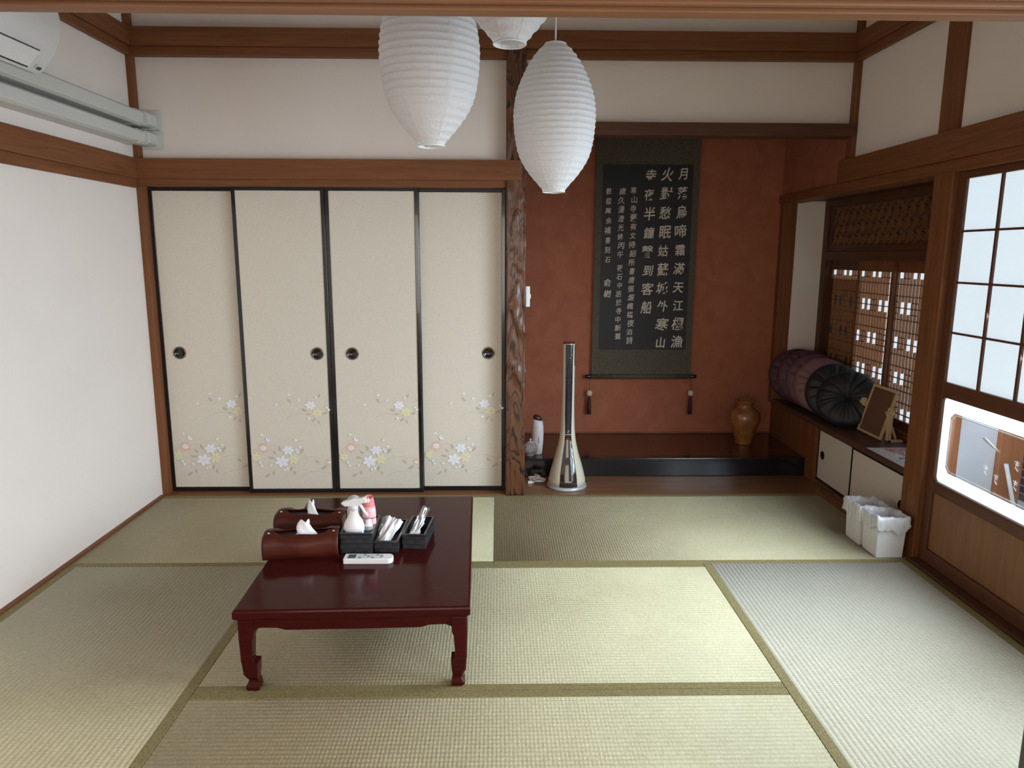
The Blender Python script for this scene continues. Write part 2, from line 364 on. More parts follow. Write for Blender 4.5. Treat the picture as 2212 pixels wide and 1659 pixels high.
# ------------------------------------------------------------------ carved alcove pillar
def pillar():
    rnd = random.Random(3); mb = MB(); x0, x1, y0, y1 = 1.976, 2.084, -0.012, 0.098
    N = 90; per = []
    for i in range(12): per.append((x0+(x1-x0)*i/12, y0, 0, -1))
    for i in range(12): per.append((x1, y0+(y1-y0)*i/12, 1, 0))
    for i in range(6): per.append((x1-(x1-x0)*i/6, y1, 0, 0))
    for i in range(6): per.append((x0, y1-(y1-y0)*i/6, 0, 0))
    knots = [(rnd.uniform(0.015, 0.185), rnd.uniform(0.62, 2.40), rnd.uniform(0.010, 0.024), rnd.uniform(0.003, 0.009)) for _ in range(60)]
    grooves = [(rnd.uniform(0.01, 0.2), rnd.uniform(0.6, 2.2), rnd.uniform(0.05, 0.16), rnd.uniform(0.002, 0.005)) for _ in range(46)]
    rings = []
    for k in range(N*2+1):
        z = 2.449*k/(N*2); ring = []; amp = min(1, max(0, (z-0.42)/0.25))
        for j, (x, y, nx, ny) in enumerate(per):
            sft = j*0.0091; d = -0.004
            for (a, kz, r, h) in knots:
                q = ((sft-a)/r)**2 + ((z-kz)/(r*1.5))**2
                if q < 4: d += h*math.exp(-q)
            for (a, gz, ln, h) in grooves:
                q = ((sft-a-0.015*math.sin(z*18+a*90))/0.006)**2 + ((z-gz)/ln)**2
                if q < 4: d -= h*math.exp(-q)
            d = d*amp + 0.0012*math.sin(z*40+sft*70)*amp
            ring.append((x+nx*d, y+ny*d, z))
        rings.append(ring)
    mb.loft(rings, 0, True)
    m, nt, b = new_mat('gnarled_pillar_wood')
    v = coords(nt, (1, 1, 0.22)); n0 = noise(nt, v, 9, 3, 0.5, 0.8)
    mul = node(nt, 'ShaderNodeMath', operation='MULTIPLY'); lk(nt, n0, mul.inputs[0]); mul.inputs[1].default_value = 13.0
    fr = node(nt, 'ShaderNodeMath', operation='FRACT'); lk(nt, mul.outputs[0], fr.inputs[0])
    r = ramp(nt, fr.outputs[0], [(0.0, (0.012, 0.006, 0.004)), (0.17, (0.035, 0.014, 0.008)), (0.34, (0.105, 0.038, 0.015)), (0.8, (0.135, 0.052, 0.022)), (1.0, (0.10, 0.04, 0.02))])
    lk(nt, r.outputs[0], b.inputs['Base Color']); b.inputs['Roughness'].default_value = 0.32
    bump(nt, b, fr.outputs[0], 0.25, 0.003)
    o = mb.build('alcove_pillar', m)
    tag(o, 'gnarled dark knotty wooden alcove pillar between sliding panels and red alcove', 'pillar', kind='structure')
pillar()

# ------------------------------------------------------------------ tatami
def mat_obj(x0, x1, y0, y1, axis, label, m=None):
    g = 0.001; x0 += g; x1 -= g; y0 += g; y1 -= g
    root = empty('tatami_mat', ((x0+x1)/2, (y0+y1)/2, -0.055), label, 'tatami mat', 'tatami mats of the floor')
    cover = MB(); bw = 0.033; pitch = 0.0182
    u0, u1 = (y0, y1) if axis == 'x' else (x0, x1)      # across the ribs
    l0, l1 = (x0, x1) if axis == 'x' else (y0, y1)      # along the ribs
    a0, a1 = u0+bw, u1-bw; n = int(round((a1-a0)/pitch)); p = (a1-a0)/n
    prof = []
    for i in range(n):
        for t, h in ((0, -0.0016), (0.14, -0.0006), (0.34, 0.0006), (0.66, 0.0006), (0.86, -0.0006)): prof.append((a0+(i+t)*p, h))
    prof.append((a1, -0.0016))
    vs = []; K = 2
    for (u, h) in prof:
        for l in (l0, l1): vs.append((l, u, h) if axis == 'x' else (u, l, h))
    fs = [(2*i, 2*i+1, 2*i+3, 2*i+2) for i in range(len(prof)-1)]
    o = len(vs)
    for u in (a0, a1):
        for l in (l0, l1): vs.append((l, u, -0.055) if axis == 'x' else (u, l, -0.055))
    fs += [[2*i for i in range(len(prof))] + [o+2, o], [2*i+1 for i in range(len(prof))] + [o+3, o+1], (o, o+1, o+3, o+2)]
    cover.add(vs, fs, 0, True)
    for k in range(len(fs)-3, len(fs)): cover.sm[k] = False
    cv = cover.build('woven_cover', m or TAT[axis], root, world=True)
    for s, (ua, ub) in enumerate(((u0, a0), (a1, u1))):
        b_ = MB()
        if axis == 'x': b_.box(l0, l1, ua, ub, -0.055, 0.0012)
        else: b_.box(ua, ub, l0, l1, -0.055, 0.0012)
        b_.build('cloth_binding', BIND, root, bev=0.001, world=True)
H = 0.955
mat_obj(0, 2*H, -H, 0, 'x', 'tatami mat in front of the sliding panels, behind the low table')
mat_obj(2*H, 4*H, -H, 0, 'x', 'tatami mat in front of the alcove, with the white bins on it')
mat_obj(0, H, -3*H, -H, 'y', 'tatami mat along the left wall, running towards the viewpoint')
mat_obj(3*H, 4*H, -3*H, -H, 'y', 'ribbed tatami mat with painted-on sheen beside the glass door, running towards the viewpoint', TAT_SHEEN)
mat_obj(H, 3*H, -2*H, -H, 'x', 'middle tatami mat with the low red table standing on it')
mat_obj(H, 3*H, -3*H, -2*H, 'x', 'nearest middle tatami mat, in front of the table legs')

# ------------------------------------------------------------------ sliding panels with painted flowers
PETW = plain('flower_white', (0.80, 0.79, 0.83), 0.8); PETY = plain('flower_cream', (0.76, 0.70, 0.47), 0.8)
LEAFM = plain('painted_leaf', (0.50, 0.43, 0.34), 0.8); ARCD = plain('painted_stem_dark', (0.40, 0.34, 0.26), 0.8)
ARCW = plain('painted_stem_light', (0.78, 0.72, 0.58), 0.8); PINKM = plain('painted_blush', (0.74, 0.50, 0.39), 0.8)
STAM = plain('painted_stamen', (0.42, 0.36, 0.33), 0.8); GLOWM = plain('painted_tint', (0.62, 0.52, 0.41), 0.8)
def art(mb, ox, oz, y):
    """painted decoration; picture units as (a, b), 1965 units per metre"""
    S = 1/1965.0; lay = [0]
    def P(a, b_): return (ox+(a-75-0.034*b_)*S, y-0.0004-lay[0]*0.00004, oz+(1305-b_)*S)
    def poly(pts, mi): lay[0] += 1; vs = [P(*p) for p in pts]; mb.add(vs, [list(range(len(vs)))], mi)
    def flower(a, b_, r, mi, ph=0.3, sq=0.85, n=6):
        pts = []
        for i in range(n*8):
            t = i/8.0; f = t % 1.0; rr = r*(0.52+0.48*abs(math.sin(PI*f))**0.7*(1-0.10*abs(f-0.5)))
            an = ph+2*PI*t/n; pts.append((a+rr*math.cos(an), b_+rr*sq*math.sin(an)))
        poly(pts, mi)
        if r > 30:
            for k in range(5):
                an = ph+k*1.25; poly([(a, b_), (a+0.3*r*math.cos(an)+2, b_+0.25*r*math.sin(an)), (a+0.3*r*math.cos(an)-3, b_+0.25*r*math.sin(an)+3)], 7)
    def leaf(a, b_, ln, an, mi=3):
        pts = []
        for i in range(9): t = i/8; pts.append((t, 0.20*math.sin(PI*t)))
        for i in range(7, 0, -1): t = i/8; pts.append((t, -0.16*math.sin(PI*t)))
        an = math.radians(an); poly([(a+ln*((t-.5)*math.cos(an)-q*math.sin(an)), b_+ln*((t-.5)*math.sin(an)+q*math.cos(an))) for t, q in pts], mi)
    def arc(p, mi, wd=3.2):
        lay[0] += 1; (a0, b0), (a1, b1), (a2, b2) = p; L = []; n = 14
        for i in range(n+1):
            t = i/n; c1 = (2*a1-(a0+a2)/2, 2*b1-(b0+b2)/2)
            L.append(((1-t)**2*a0+2*t*(1-t)*c1[0]+t*t*a2, (1-t)**2*b0+2*t*(1-t)*c1[1]+t*t*b2))
        vs = []
        for i, (a, b_) in enumerate(L):
            q = L[min(i+1, n)]; o = L[max(i-1, 0)]; dx, dy = q[0]-o[0], q[1]-o[1]; d = math.hypot(dx, dy) or 1
            h = wd*(0.35+0.65*math.sin(PI*min(1, i/n+0.12)))/2; vs += [P(a-dy/d*h, b_+dx/d*h), P(a+dy/d*h, b_-dx/d*h)]
        mb.add(vs, [(2*i, 2*i+1, 2*i+3, 2*i+2) for i in range(n)], mi)
    for p in (((380, 390), (520, 345), (670, 385)), ((605, 388), (660, 352), (720, 333)), ((870, 333), (915, 348), (962, 376)), ((955, 450), (1000, 450), (1040, 458)),
              ((740, 935), (900, 886), (1052, 918)), ((130, 1140), (200, 1095), (285, 1070)), ((440, 1165), (480, 1125), (532, 1100)), ((430, 1062), (540, 1110), (640, 1187)),
              ((680, 1060), (815, 1085), (940, 1180)), ((305, 1000), (335, 975), (382, 960)), ((630, 930), (690, 955), (742, 1002)), ((430, 910), (500, 895), (560, 905))): arc(p, 5)
    for p in (((510, 490), (630, 428), (800, 450)), ((930, 300), (975, 278), (1030, 270)), ((640, 972), (790, 930), (950, 985)), ((640, 1195), (820, 1100), (1058, 1170)),
              ((320, 800), (360, 800), (402, 812)), ((122, 862), (150, 842), (192, 830)), ((140, 1002), (180, 995), (240, 1005)), ((300, 1000), (330, 1000), (365, 1020))): arc(p, 4, 2.6)
    for q in ((548, 275, 70, 50), (883, 220, 62, -65), (712, 382, 72, 25), (950, 420, 70, -20), (822, 498, 66, -45), (880, 522, 50, 70), (430, 832, 74, 70), (682, 860, 84, -60),
              (335, 942, 80, 10), (600, 1122, 56, 70), (856, 988, 74, 40), (930, 1058, 90, -30), (288, 1150, 76, -35), (1032, 1080, 60, 60), (360, 1120, 60, 80), (760, 430, 50, -10), (370, 880, 60, 50), (560, 1070, 64, -75)): leaf(*q)
    flower(248, 824, 72, 6, 0.2, 0.9, 7); flower(1000, 988, 52, 6, 0.1, 0.9, 7)
    flower(248, 826, 40, 1, 0.9, 0.8); flower(995, 996, 24, 1, 0.5, 0.7, 4)
    flower(862, 410, 62, 2, 0.2); flower(786, 328, 62, 1, 0.7); flower(585, 958, 64, 2, 0.5, 1.0); flower(455, 985, 82, 1, 0.2); flower(530, 850, 68, 1, 0.6)
    flower(165, 928, 52, 2, 0.1, 1.0)
    poly([(280, 700), (296, 698), (306, 728), (322, 715), (328, 742), (300, 752), (276, 735)], 1)
    for a, b_ in ((550, 207), (655, 268), (850, 240), (403, 320), (968, 352), (992, 378), (770, 478), (236, 672), (615, 735), (665, 810), (620, 845), (638, 870), (210, 998), (230, 1035), (332, 1032), (485, 1083), (520, 1067)):
        flower(a, b_, 19, 1, 0.5, 0.9, 4)
def fusuma(n, x0, x1, yf, z0, z1, label, pull_x, painted=True):
    root = empty('door_%d' % n, ((x0+x1)/2, yf+0.011, z0), label, 'sliding panel', 'painted sliding panels' if painted else None, kind='structure')
    fr = MB(); s = 0.021
    fr.box(x0, x0+s, yf, yf+0.024, z0, z1).box(x1-s, x1, yf, yf+0.024, z0, z1).box(x0+s, x1-s, yf, yf+0.024, z0, z0+0.026).box(x0+s, x1-s, yf, yf+0.024, z1-0.020, z1)
    fr.build('frame', BLACK, root, bev=0.002, world=True)
    pn = MB().box(x0+s, x1-s, yf+0.004, yf+0.020, z0+0.026, z1-0.020)
    if painted: art(pn, x0+s, z0+0.028, yf+0.004)
    pn.build('paper_panel', [FUSUMA, PETW, PETY, LEAFM, ARCD, ARCW, PINKM, STAM], root, world=True, fixn=False)
    if pull_x:
        M = Matrix.Translation((pull_x, yf+0.004, 0.827)) @ Matrix.Rotation(PI/2, 4, 'X')
        h = MB().lathe([(0.036, 0.0), (0.036, 0.0035), (0.033, 0.005), (0.026, 0.0045), (0.024, 0.001), (0.0, 0.0008)], seg=40, mi=0, cap=False, M=M)
        for k in range(14):
            if k % 7 in (0,): continue
            a = 2*PI*k/14; M2 = M @ Matrix.Rotation(a, 4, 'Z') @ Matrix.Translation((0.0305, 0, 0.0048)); h.box(-0.0008, 0.0008, -0.005, 0.005, -0.0005, 0.0008, 1, M2)
        h.lathe([(0.0355, 0.0034), (0.0348, 0.0052), (0.0338, 0.0051)], seg=40, mi=1, cap=False, M=M)
        h.build('finger_pull', [BLACK, BRASS], root, world=True)
    return root
fusuma(1, 0.012, 0.492, 0.078, 0.004, 1.742, 'leftmost cream sliding panel painted with flowers, next to the white wall', 0.116)
fusuma(2, 0.474, 0.980, 0.046, 0.002, 1.744, 'second cream flower-painted sliding panel from the white left wall, pull at its right edge', 0.905)
fusuma(3, 0.982, 1.492, 0.046, 0.002, 1.744, 'third cream flower-painted sliding panel from the white left wall, pull at its left edge', 1.103)
fusuma(4, 1.474, 1.972, 0.078, 0.004, 1.742, 'rightmost cream flower-painted sliding panel, touching the gnarled pillar', 1.876)
fusuma(6, 2.874, 3.81, -2.893, 0.004, 1.762, 'black edged sliding panel pushed aside at the near opening, only its edge showing', None, False)

# ------------------------------------------------------------------ alcove step
root = empty('alcove_step', (2.98, 0.67, 0.0), 'raised alcove platform of brown board with glossy black front edge', 'platform', kind='structure')
MB().box(2.086, 3.884, 0.351, 0.42, 0.002, 0.119).build('lacquer_edge', BLACK, root, bev=0.004, world=True)
MB().box(2.086, 3.884, 0.42, 0.996, 0.06, 0.1185).build('platform_board', STEPW, root, world=True)

# ------------------------------------------------------------------ window bay: cupboard, shelf, lattice
root = empty('low_cupboard', (3.95, -0.28, 0.006), 'low built-in cupboard with two cream sliding doors under the lattice window', 'cupboard')
MB().box(3.918, 4.20, -0.79, 0.235, 0.006, 0.345).box(3.905, 3.918, -0.79, 0.235, 0.006, 0.028).build('body', BW['y'], root, world=True)
def cup_door(y0, y1, xf, hy, label):
    d = MB(); z0, z1, s = 0.016, 0.345, 0.013
    fr = MB().box(xf, xf+0.012, y0, y0+s, z0, z1).box(xf, xf+0.012, y1-s, y1, z0, z1).box(xf, xf+0.012, y0+s, y1-s, z0, z0+0.02).box(xf, xf+0.012, y0+s, y1-s, z1-0.012, z1)
    dr = MB().box(xf+0.003, xf+0.010, y0+s, y1-s, z0+0.02, z1-0.012).build('door', FUSUMA, root, world=True); dr['label'] = label
    f = fr.build('door_frame', BLACK, dr, bev=0.001)
    for v in f.data.vertices: v.co = v.co - root.location
    M = Matrix.Translation(Vector((xf+0.003, hy, 0.187))-root.location) @ Matrix.Rotation(-PI/2, 4, 'Y')
    MB().lathe([(0.026, 0), (0.026, 0.0025), (0.023, 0.0035), (0.017, 0.003), (0.015, 0.0005), (0, 0.0004)], seg=32, cap=False, M=M).build('finger_pull', BLACK, dr)
cup_door(-0.225, 0.235, 3.904, 0.17, 'far cream cupboard door')
cup_door(-0.79, -0.205, 3.891, -0.715, 'near cream cupboard door')
tag(MB().box(3.868, 4.245, -0.79, 0.994, 0.355, 0.386).build('shelf_board', SHELFW, bev=0.003), 'long dark brown shelf board below the lattice window', 'shelf')

XL = 4.168
win = empty('window_1', (XL, 0.05, 0.386), 'wooden lattice window with four sliding screens and a fine fretwork transom', 'window', kind='structure')
MB().box(XL-0.02, XL+0.07, 0.875, 0.935, 0.386, 1.745).box(XL-0.02, XL+0.07, -0.79, -0.74, 0.386, 1.745).build('jamb', DW['z'], win, world=True, bev=0.002)
MB().box(XL-0.018, XL+0.07, -0.74, 0.875, 0.386, 0.43).build('sill', BW['y'], win, world=True, bev=0.002)
MB().box(XL-0.018, XL+0.07, -0.74, 0.875, 1.355, 1.41).build('transom_rail', DW['y'], win, world=True, bev=0.002)
MB().box(XL-0.018, XL+0.07, -0.74, 0.875, 1.71, 1.745).build('head', DW['y'], win, world=True, bev=0.002)
tf = MB().box(XL-0.006, XL+0.02, -0.74, 0.875, 1.41, 1.452).box(XL-0.006, XL+0.02, -0.74, 0.875, 1.692, 1.712).box(XL-0.006, XL+0.02, 0.835, 0.875, 1.452, 1.692).box(XL-0.006, XL+0.02, -0.74, -0.70, 1.452, 1.692).build('transom_frame', DW['y'], win, world=True, bev=0.002)
FRET = wood('fretwork_cedar', (0.16, 0.065, 0.028), (0.30, 0.14, 0.066), 'z', 0.5)
fw = MB(); e = 0.081; hh = e*math.sqrt(3)/2; y0, y1, z0, z1 = -0.70, 0.835, 1.452, 1.692
def clipbar(p, q, wd=0.0032):
    # clip a bar to the transom opening, then lay it in the plane x = XL
    (a, b_), (c, d) = p, q; t0, t1 = 0.0, 1.0
    for v0, dv, lo, hi in ((a, c-a, y0, y1), (b_, d-b_, z0, z1)):
        if abs(dv) < 1e-9:
            if v0 < lo or v0 > hi: return
            continue
        ta, tb = (lo-v0)/dv, (hi-v0)/dv
        if ta > tb: ta, tb = tb, ta
        t0, t1 = max(t0, ta), min(t1, tb)
    if t1-t0 < 1e-3: return
    fw.obox((XL+0.007, a+(c-a)*t0, b_+(d-b_)*t0), (XL+0.007, a+(c-a)*t1, b_+(d-b_)*t1), 0.013, wd, 0, (0, -(d-b_), c-a))
for j in range(5):
    za = z0-0.004+j*hh; off = (j % 2)*e/2
    for i in range(-1, 21):
        ya = y0+i*e+off
        A = (ya, za); B_ = (ya+e, za); T = (ya+e/2, za+hh); D_ = (ya-e/2, za+hh)
        clipbar(A, B_); clipbar(A, T); clipbar(A, D_)
        for tri in ((A, B_, T), (A, T, D_)):
            g = (sum(p[0] for p in tri)/3, sum(p[1] for p in tri)/3)
            for p in tri: clipbar(p, g, 0.0026)
fo = fw.build('transom_fretwork', FRET, win, world=True)
MB().box(XL+0.016, XL+0.019, y0, y1, z0, z1).build('transom_backing', plain('transom_backing', (0.20, 0.10, 0.055), 0.8), win, world=True)
# four sliding lattice screens
def screen(y0, y1, x, shaded):
    z0, z1 = 0.43, 1.355
    st = 0.026; fr = MB().box(x, x+0.018, y0, y0+st, z0, z1).box(x, x+0.018, y1-st, y1, z0, z1).box(x, x+0.018, y0+st, y1-st, z0, z0+0.042).box(x, x+0.018, y0+st, y1-st, z1-0.062, z1)
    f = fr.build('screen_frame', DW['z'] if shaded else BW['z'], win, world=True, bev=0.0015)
    a0, a1, b0, b1 = y0+st, y1-st, z0+0.042, z1-0.062
    n = 11; pt = (a1-a0)/n; rows = 25; rh = (b1-b0)/rows
    lt = MB()
    def rowtype(r):           # r counted from the top; windows two rows tall every six rows
        k = (r+1) % 6
        return (((r+1)//6) % 2, True) if k in (0, 1) else (0, False)
    for j in range(1, n):     # j from the far side towards the viewpoint
        y = a1-j*pt; seg0 = None
        for r in range(rows+1):
            miss = False
            if r < rows:
                t, wv = rowtype(r)
                if wv: miss = ((j-1) % 6 in (0, 4) or (j-1) % 6 == 3) if t == 0 else ((j-1) % 6 in (1, 3) or (j-1) % 6 == 0) and (j-1) % 6 != 0
                if wv and t == 0: miss = (j-1) % 6 in (0, 4)
            if r == rows or miss:
                if seg0 is not None: lt.box(x-0.001, x+0.0135, y-0.003, y+0.003, b1-r*rh, b1-seg0*rh, 0)
                seg0 = None
            elif seg0 is None: seg0 = r
    for r in range(1, rows):
        z = b1-r*rh; k = r % 6
        if k in (0, 2, 4): lt.box(x+0.002, x+0.010, a0, a1, z-0.0022, z+0.0022, 1)
        elif k in (1, 5):     # short closing bars beside the window cells
            t = ((r+1)//6) % 2
            ms = {0: (0, 4), 1: (1, 3)}[t]
            for j in range(0, n):
                if ((j-1) % 6 in ms and j > 0) or (j % 6 in ms and j < n-1): continue
                lt.box(x+0.002, x+0.010, a1-(j+1)*pt, a1-j*pt, z-0.0022, z+0.0022, 1)
    lt.build('screen_lattice', [KUMIKO, DW['y']], win, world=True)
    g = MB()
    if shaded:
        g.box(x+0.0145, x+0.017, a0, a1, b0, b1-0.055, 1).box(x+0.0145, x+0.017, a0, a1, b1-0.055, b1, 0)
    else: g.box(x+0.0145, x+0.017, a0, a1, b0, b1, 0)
    g.build('screen_glass', [LATGL, DIMGL], win, world=True)
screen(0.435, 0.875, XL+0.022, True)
screen(0.045, 0.455, XL+0.0, False)
screen(-0.345, 0.065, XL+0.022, False)
screen(-0.74, -0.325, XL+0.0, False)
tag(MB().box(4.205, 4.235, 0.42, 0.94, 0.38, 1.36).build('storm_shutter', DW['z']), 'dark shutter board behind the far lattice screen', 'shutter', kind='structure')
struct('wall_window_bay_outer', 'outer boarding closing the window bay', 'wall', [(4.24, 4.30, -0.80, 0.995, 1.36, 1.80), (4.20, 4.30, -0.80, 0.995, -0.1, 0.35)], DW['y'])
struct('wall_window_bay_near', 'white outside return wall of the window bay, seen through the etched lower glass', 'wall', [(3.98, 4.25, -0.83, -0.79, -0.2, 1.80)], plain('outside_white', (0.84, 0.87, 0.90), 0.7))

# ------------------------------------------------------------------ glass sliding doors on the right
ETCH = plain('etched_line', (0.85, 0.88, 0.92), 0.7)
def glass_door(n, y1, width, xf, label, visible=True):
    """wood and glass door; y1 is its far edge"""
    y0 = y1-width; d = empty('door_%d' % n, (xf+0.015, (y0+y1)/2, 0.012), label, 'glass door', kind='structure')
    T = 0.032; st = 0.05
    fr = MB().box(xf, xf+T, y1-st, y1, 0.012, 1.732).box(xf, xf+T, y0, y0+st, 0.012, 1.732)
    fr.build('stile', DOORW['z'], d, world=True, bev=0.004)
    rl = MB().box(xf, xf+T, y0+st, y1-st, 1.700, 1.732).box(xf-0.002, xf+T, y0+st, y1-st, 0.778, 0.846).box(xf-0.002, xf+T, y0+st, y1-st, 0.345, 0.398).box(xf, xf+T, y0+st, y1-st, 0.012, 0.075)
    rl.build('rail', DOORW['y'], d, world=True, bev=0.004)
    MB().box(xf+0.012, xf+0.02, y0+st, y1-st, 0.075, 0.345).build('lower_panel', PANELW, d, world=True)
    a0, a1 = y0+st, y1-st
    mu = MB()
    for k in range(1, 4): y = a1-(a1-a0)*k/4; mu.box(xf+0.004, xf+0.024, y-0.006, y+0.006, 0.846, 1.70)
    for k in range(1, 4): z = 1.70-0.854*k/4; mu.box(xf+0.006, xf+0.022, a0, a1, z-0.0045, z+0.0045)
    mu.build('muntin', DOORW['z'], d, world=True)
    MB().box(xf+0.013, xf+0.016, a0, a1, 0.846, 1.70).build('frosted_pane', FROST, d, world=True)
    # lower pane: frosted border with rounded corners around a clear centre
    z0, z1, b_ = 0.398, 0.778, 0.055
    X = xf+0.014
    g = MB(); i0, i1, j0, j1 = a0+0.052, a1-0.052, z0+0.055, z1-0.058
    # chamfered clear centre
    ch = 0.022
    inner = [(i0, j0+ch), (i0, j1-ch), (i0+ch, j1), (i1-ch, j1), (i1, j1-ch), (i1, j0+ch), (i1-ch, j0), (i0+ch, j0)]
    outer = [(a0, j0+ch), (a0, j1-ch), (i0+ch, z1), (i1-ch, z1), (a1, j1-ch), (a1, j0+ch), (i1-ch, z0), (i0+ch, z0)]
    vs = [(X, p[0], p[1]) for p in inner+outer]; fs = [(k, (k+1) % 8, (k+1) % 8+8, k+8) for k in range(8)]
    g.add(vs, fs)
    for (cy, cz, i) in ((a0, z0, 7), (a0, z1, 1), (a1, z1, 3), (a1, z0, 5)):
        g.add([(X, cy, cz), vs[8+i], vs[8+(i+1) % 8]], [(0, 1, 2)])
    g.build('frosted_border', FROST2, d, world=True)
    MB().box(X+0.001, X+0.003, a0, a1, z0, z1).build('clear_pane', CLEAR, d, world=True)
    # wooden corner fillets give the pane its rounded corners
    cf = MB(); r = 0.022
    for cy, cz, sy, sz in ((a0, z0, 1, 1), (a0, z1, 1, -1), (a1, z1, -1, -1), (a1, z0, -1, 1)):
        pts = [(cy, cz)] + [(cy+sy*r*(1-math.sin(t)), cz+sz*r*(1-math.cos(t))) for t in [k*PI/16 for k in range(9)]]
        cf.prism(pts, 'x', xf+0.004, xf+0.024)
    cf.build('corner_fillet', DOORW['y'], d, world=True)
    et = MB(); q = 0.008
    ins = [(p[0]+(q if p[0] < (i0+i1)/2 else -q), p[1]+(q if p[1] < (j0+j1)/2 else -q)) for p in inner]
    for k in range(8): et.obox((X-0.001, *ins[k]), (X-0.001, *ins[(k+1) % 8]), 0.0005, 0.004, 0, (0, -(ins[(k+1) % 8][1]-ins[k][1]), ins[(k+1) % 8][0]-ins[k][0]))
    # etched leaf and small brush marks
    def stroke(pts, wd=0.003):
        for p, r_ in zip(pts[:-1], pts[1:]):
            et.obox((X-0.001, i1-p[0], j1-p[1]), (X-0.001, i1-r_[0], j1-r_[1]), 0.0006, wd, 0, (0, (r_[1]-p[1]), -(p[0]-r_[0]) or 1e-4))
    et.add([(X-0.0012, i1-0.21, j1-0.060), (X-0.0012, i1-0.225, j1-0.054), (X-0.0012, i1-0.322, j1-0.092), (X-0.0012, i1-0.25, j1-0.076)], [(0, 1, 2, 3)])
    for (u, v_) in ((0.240, 0.165), (0.305, 0.185), (0.405, 0.10), (0.410, 0.175)):
        stroke([(u, v_), (u+0.02, v_+0.004)], 0.0022); stroke([(u+0.002, v_+0.009), (u+0.02, v_+0.012)], 0.0022); stroke([(u+0.012, v_-0.004), (u+0.006, v_+0.024), (u+0.02, v_+0.034)], 0.0022)
    et.build('etched_decoration', ETCH, d, world=True)
glass_door(5, -0.925, 0.945, 3.872, 'wood framed glass sliding door on the right, with frosted upper panes and an etched lower pane')
glass_door(7, -1.84, 0.985, 3.91, 'second glass sliding door on the right, beyond the edge of the view')
# outside: veranda floor, brown corner post, dark fence, leaning pole
struct('floor_veranda', 'veranda floor outside the glass door', 'floor', [(4.0, 7.0, -8.0, 1.2, -0.25, -0.15)], plain('veranda_concrete', (0.42, 0.41, 0.40), 0.8))
tag(MB().box(4.245, 4.36, -0.86, -0.77, -0.15, 1.9).build('veranda_post', OUTW, bev=0.004), 'reddish brown wooden corner post outside, seen through the etched lower glass', 'post', kind='structure')
tag(MB().box(4.03, 4.062, -0.842, -0.83, -0.15, 1.7).build('wall_batten', OUTW, bev=0.002), 'thin brown batten on the white outside wall', 'batten', kind='structure')
fen = empty('slatted_fence', (5.2, -1.2, -0.15), 'dark slatted fence outside, seen through the etched lower glass', 'fence')
f = MB()
for k in range(36): f.box(5.2, 5.215, -3.2, 1.1, -0.12+k*0.05, -0.12+k*0.05+0.042)
f.build('slats', plain('fence_slate', (0.045, 0.05, 0.065), 0.5), fen, world=True)
FPOST = plain('fence_post', (0.03, 0.03, 0.04), 0.5)
for k in range(5): MB().box(5.215, 5.26, -3.2+k*1.05, -3.14+k*1.05, -0.15, 1.75).build('fence_post', FPOST, fen, world=True)
tag(MB().tube([(4.25, -0.90, 0.45), (4.425, -0.90, -0.14)], 0.009, 10).build('leaning_pole', WHITE), 'white pole leaning beside the brown post outside the lower glass', 'pole')
struct('wall_right_next_room', 'right wall of the adjoining room behind the viewpoint', 'wall', [(3.87, 4.0, -7.2, -4.86, -0.1, 1.86), (3.87, 4.0, -4.86, -2.86, -0.1, 0.46)], PLASTER)

# ------------------------------------------------------------------ low table
TZ = 0.29
tb = empty('low_table', (1.458, -1.388, 0.0), 'low dark red lacquered table with carved legs in the middle of the tatami', 'table', rz=0.026)
hx, hy = 0.371, 0.530
def rect_ring(ax, ay, z, r=0.006): return [(sx*ax-sx*(r if k == 0 else 0)*0, sy*ay, z) for k, (sx, sy) in enumerate(((-1,-1), (1,-1), (1,1), (-1,1)))]
top = MB()
prof = [(0.012, 0.248), (0.012, 0.254), (0.004, 0.258), (0.0, 0.264), (0.0, 0.282), (0.002, 0.287), (0.006, 0.29)]
top.loft([rect_ring(hx-i, hy-i, z) for i, z in prof], 0, False)
top.build('tabletop', LACQ, tb, bev=0.002)
ap = MB()
def apron(L, fixed, axis):
    lo = L-0.038; n = 24; pts = [(-lo, 0.250), (lo, 0.250)]
    for k in range(n+1):
        t = lo*(1-2*k/n); s = abs(t)/lo
        z = 0.214 if s < 0.66 else 0.214+0.009*min(1, (s-0.66)/0.10)
        if s > 0.92: z = 0.223-0.012*((s-0.92)/0.08)**2
        pts.append((t, z))
    a, b_ = sorted((fixed, fixed - math.copysign(0.020, fixed)))
    ap.prism(pts, 'y' if axis == 'x' else 'x', a, b_)
for sgn in (-1, 1): apron(hx-0.014, sgn*(hy-0.016), 'x'); apron(hy-0.014, sgn*(hx-0.016), 'y')
ap.build('apron', LACQ, tb, bev=0.002)
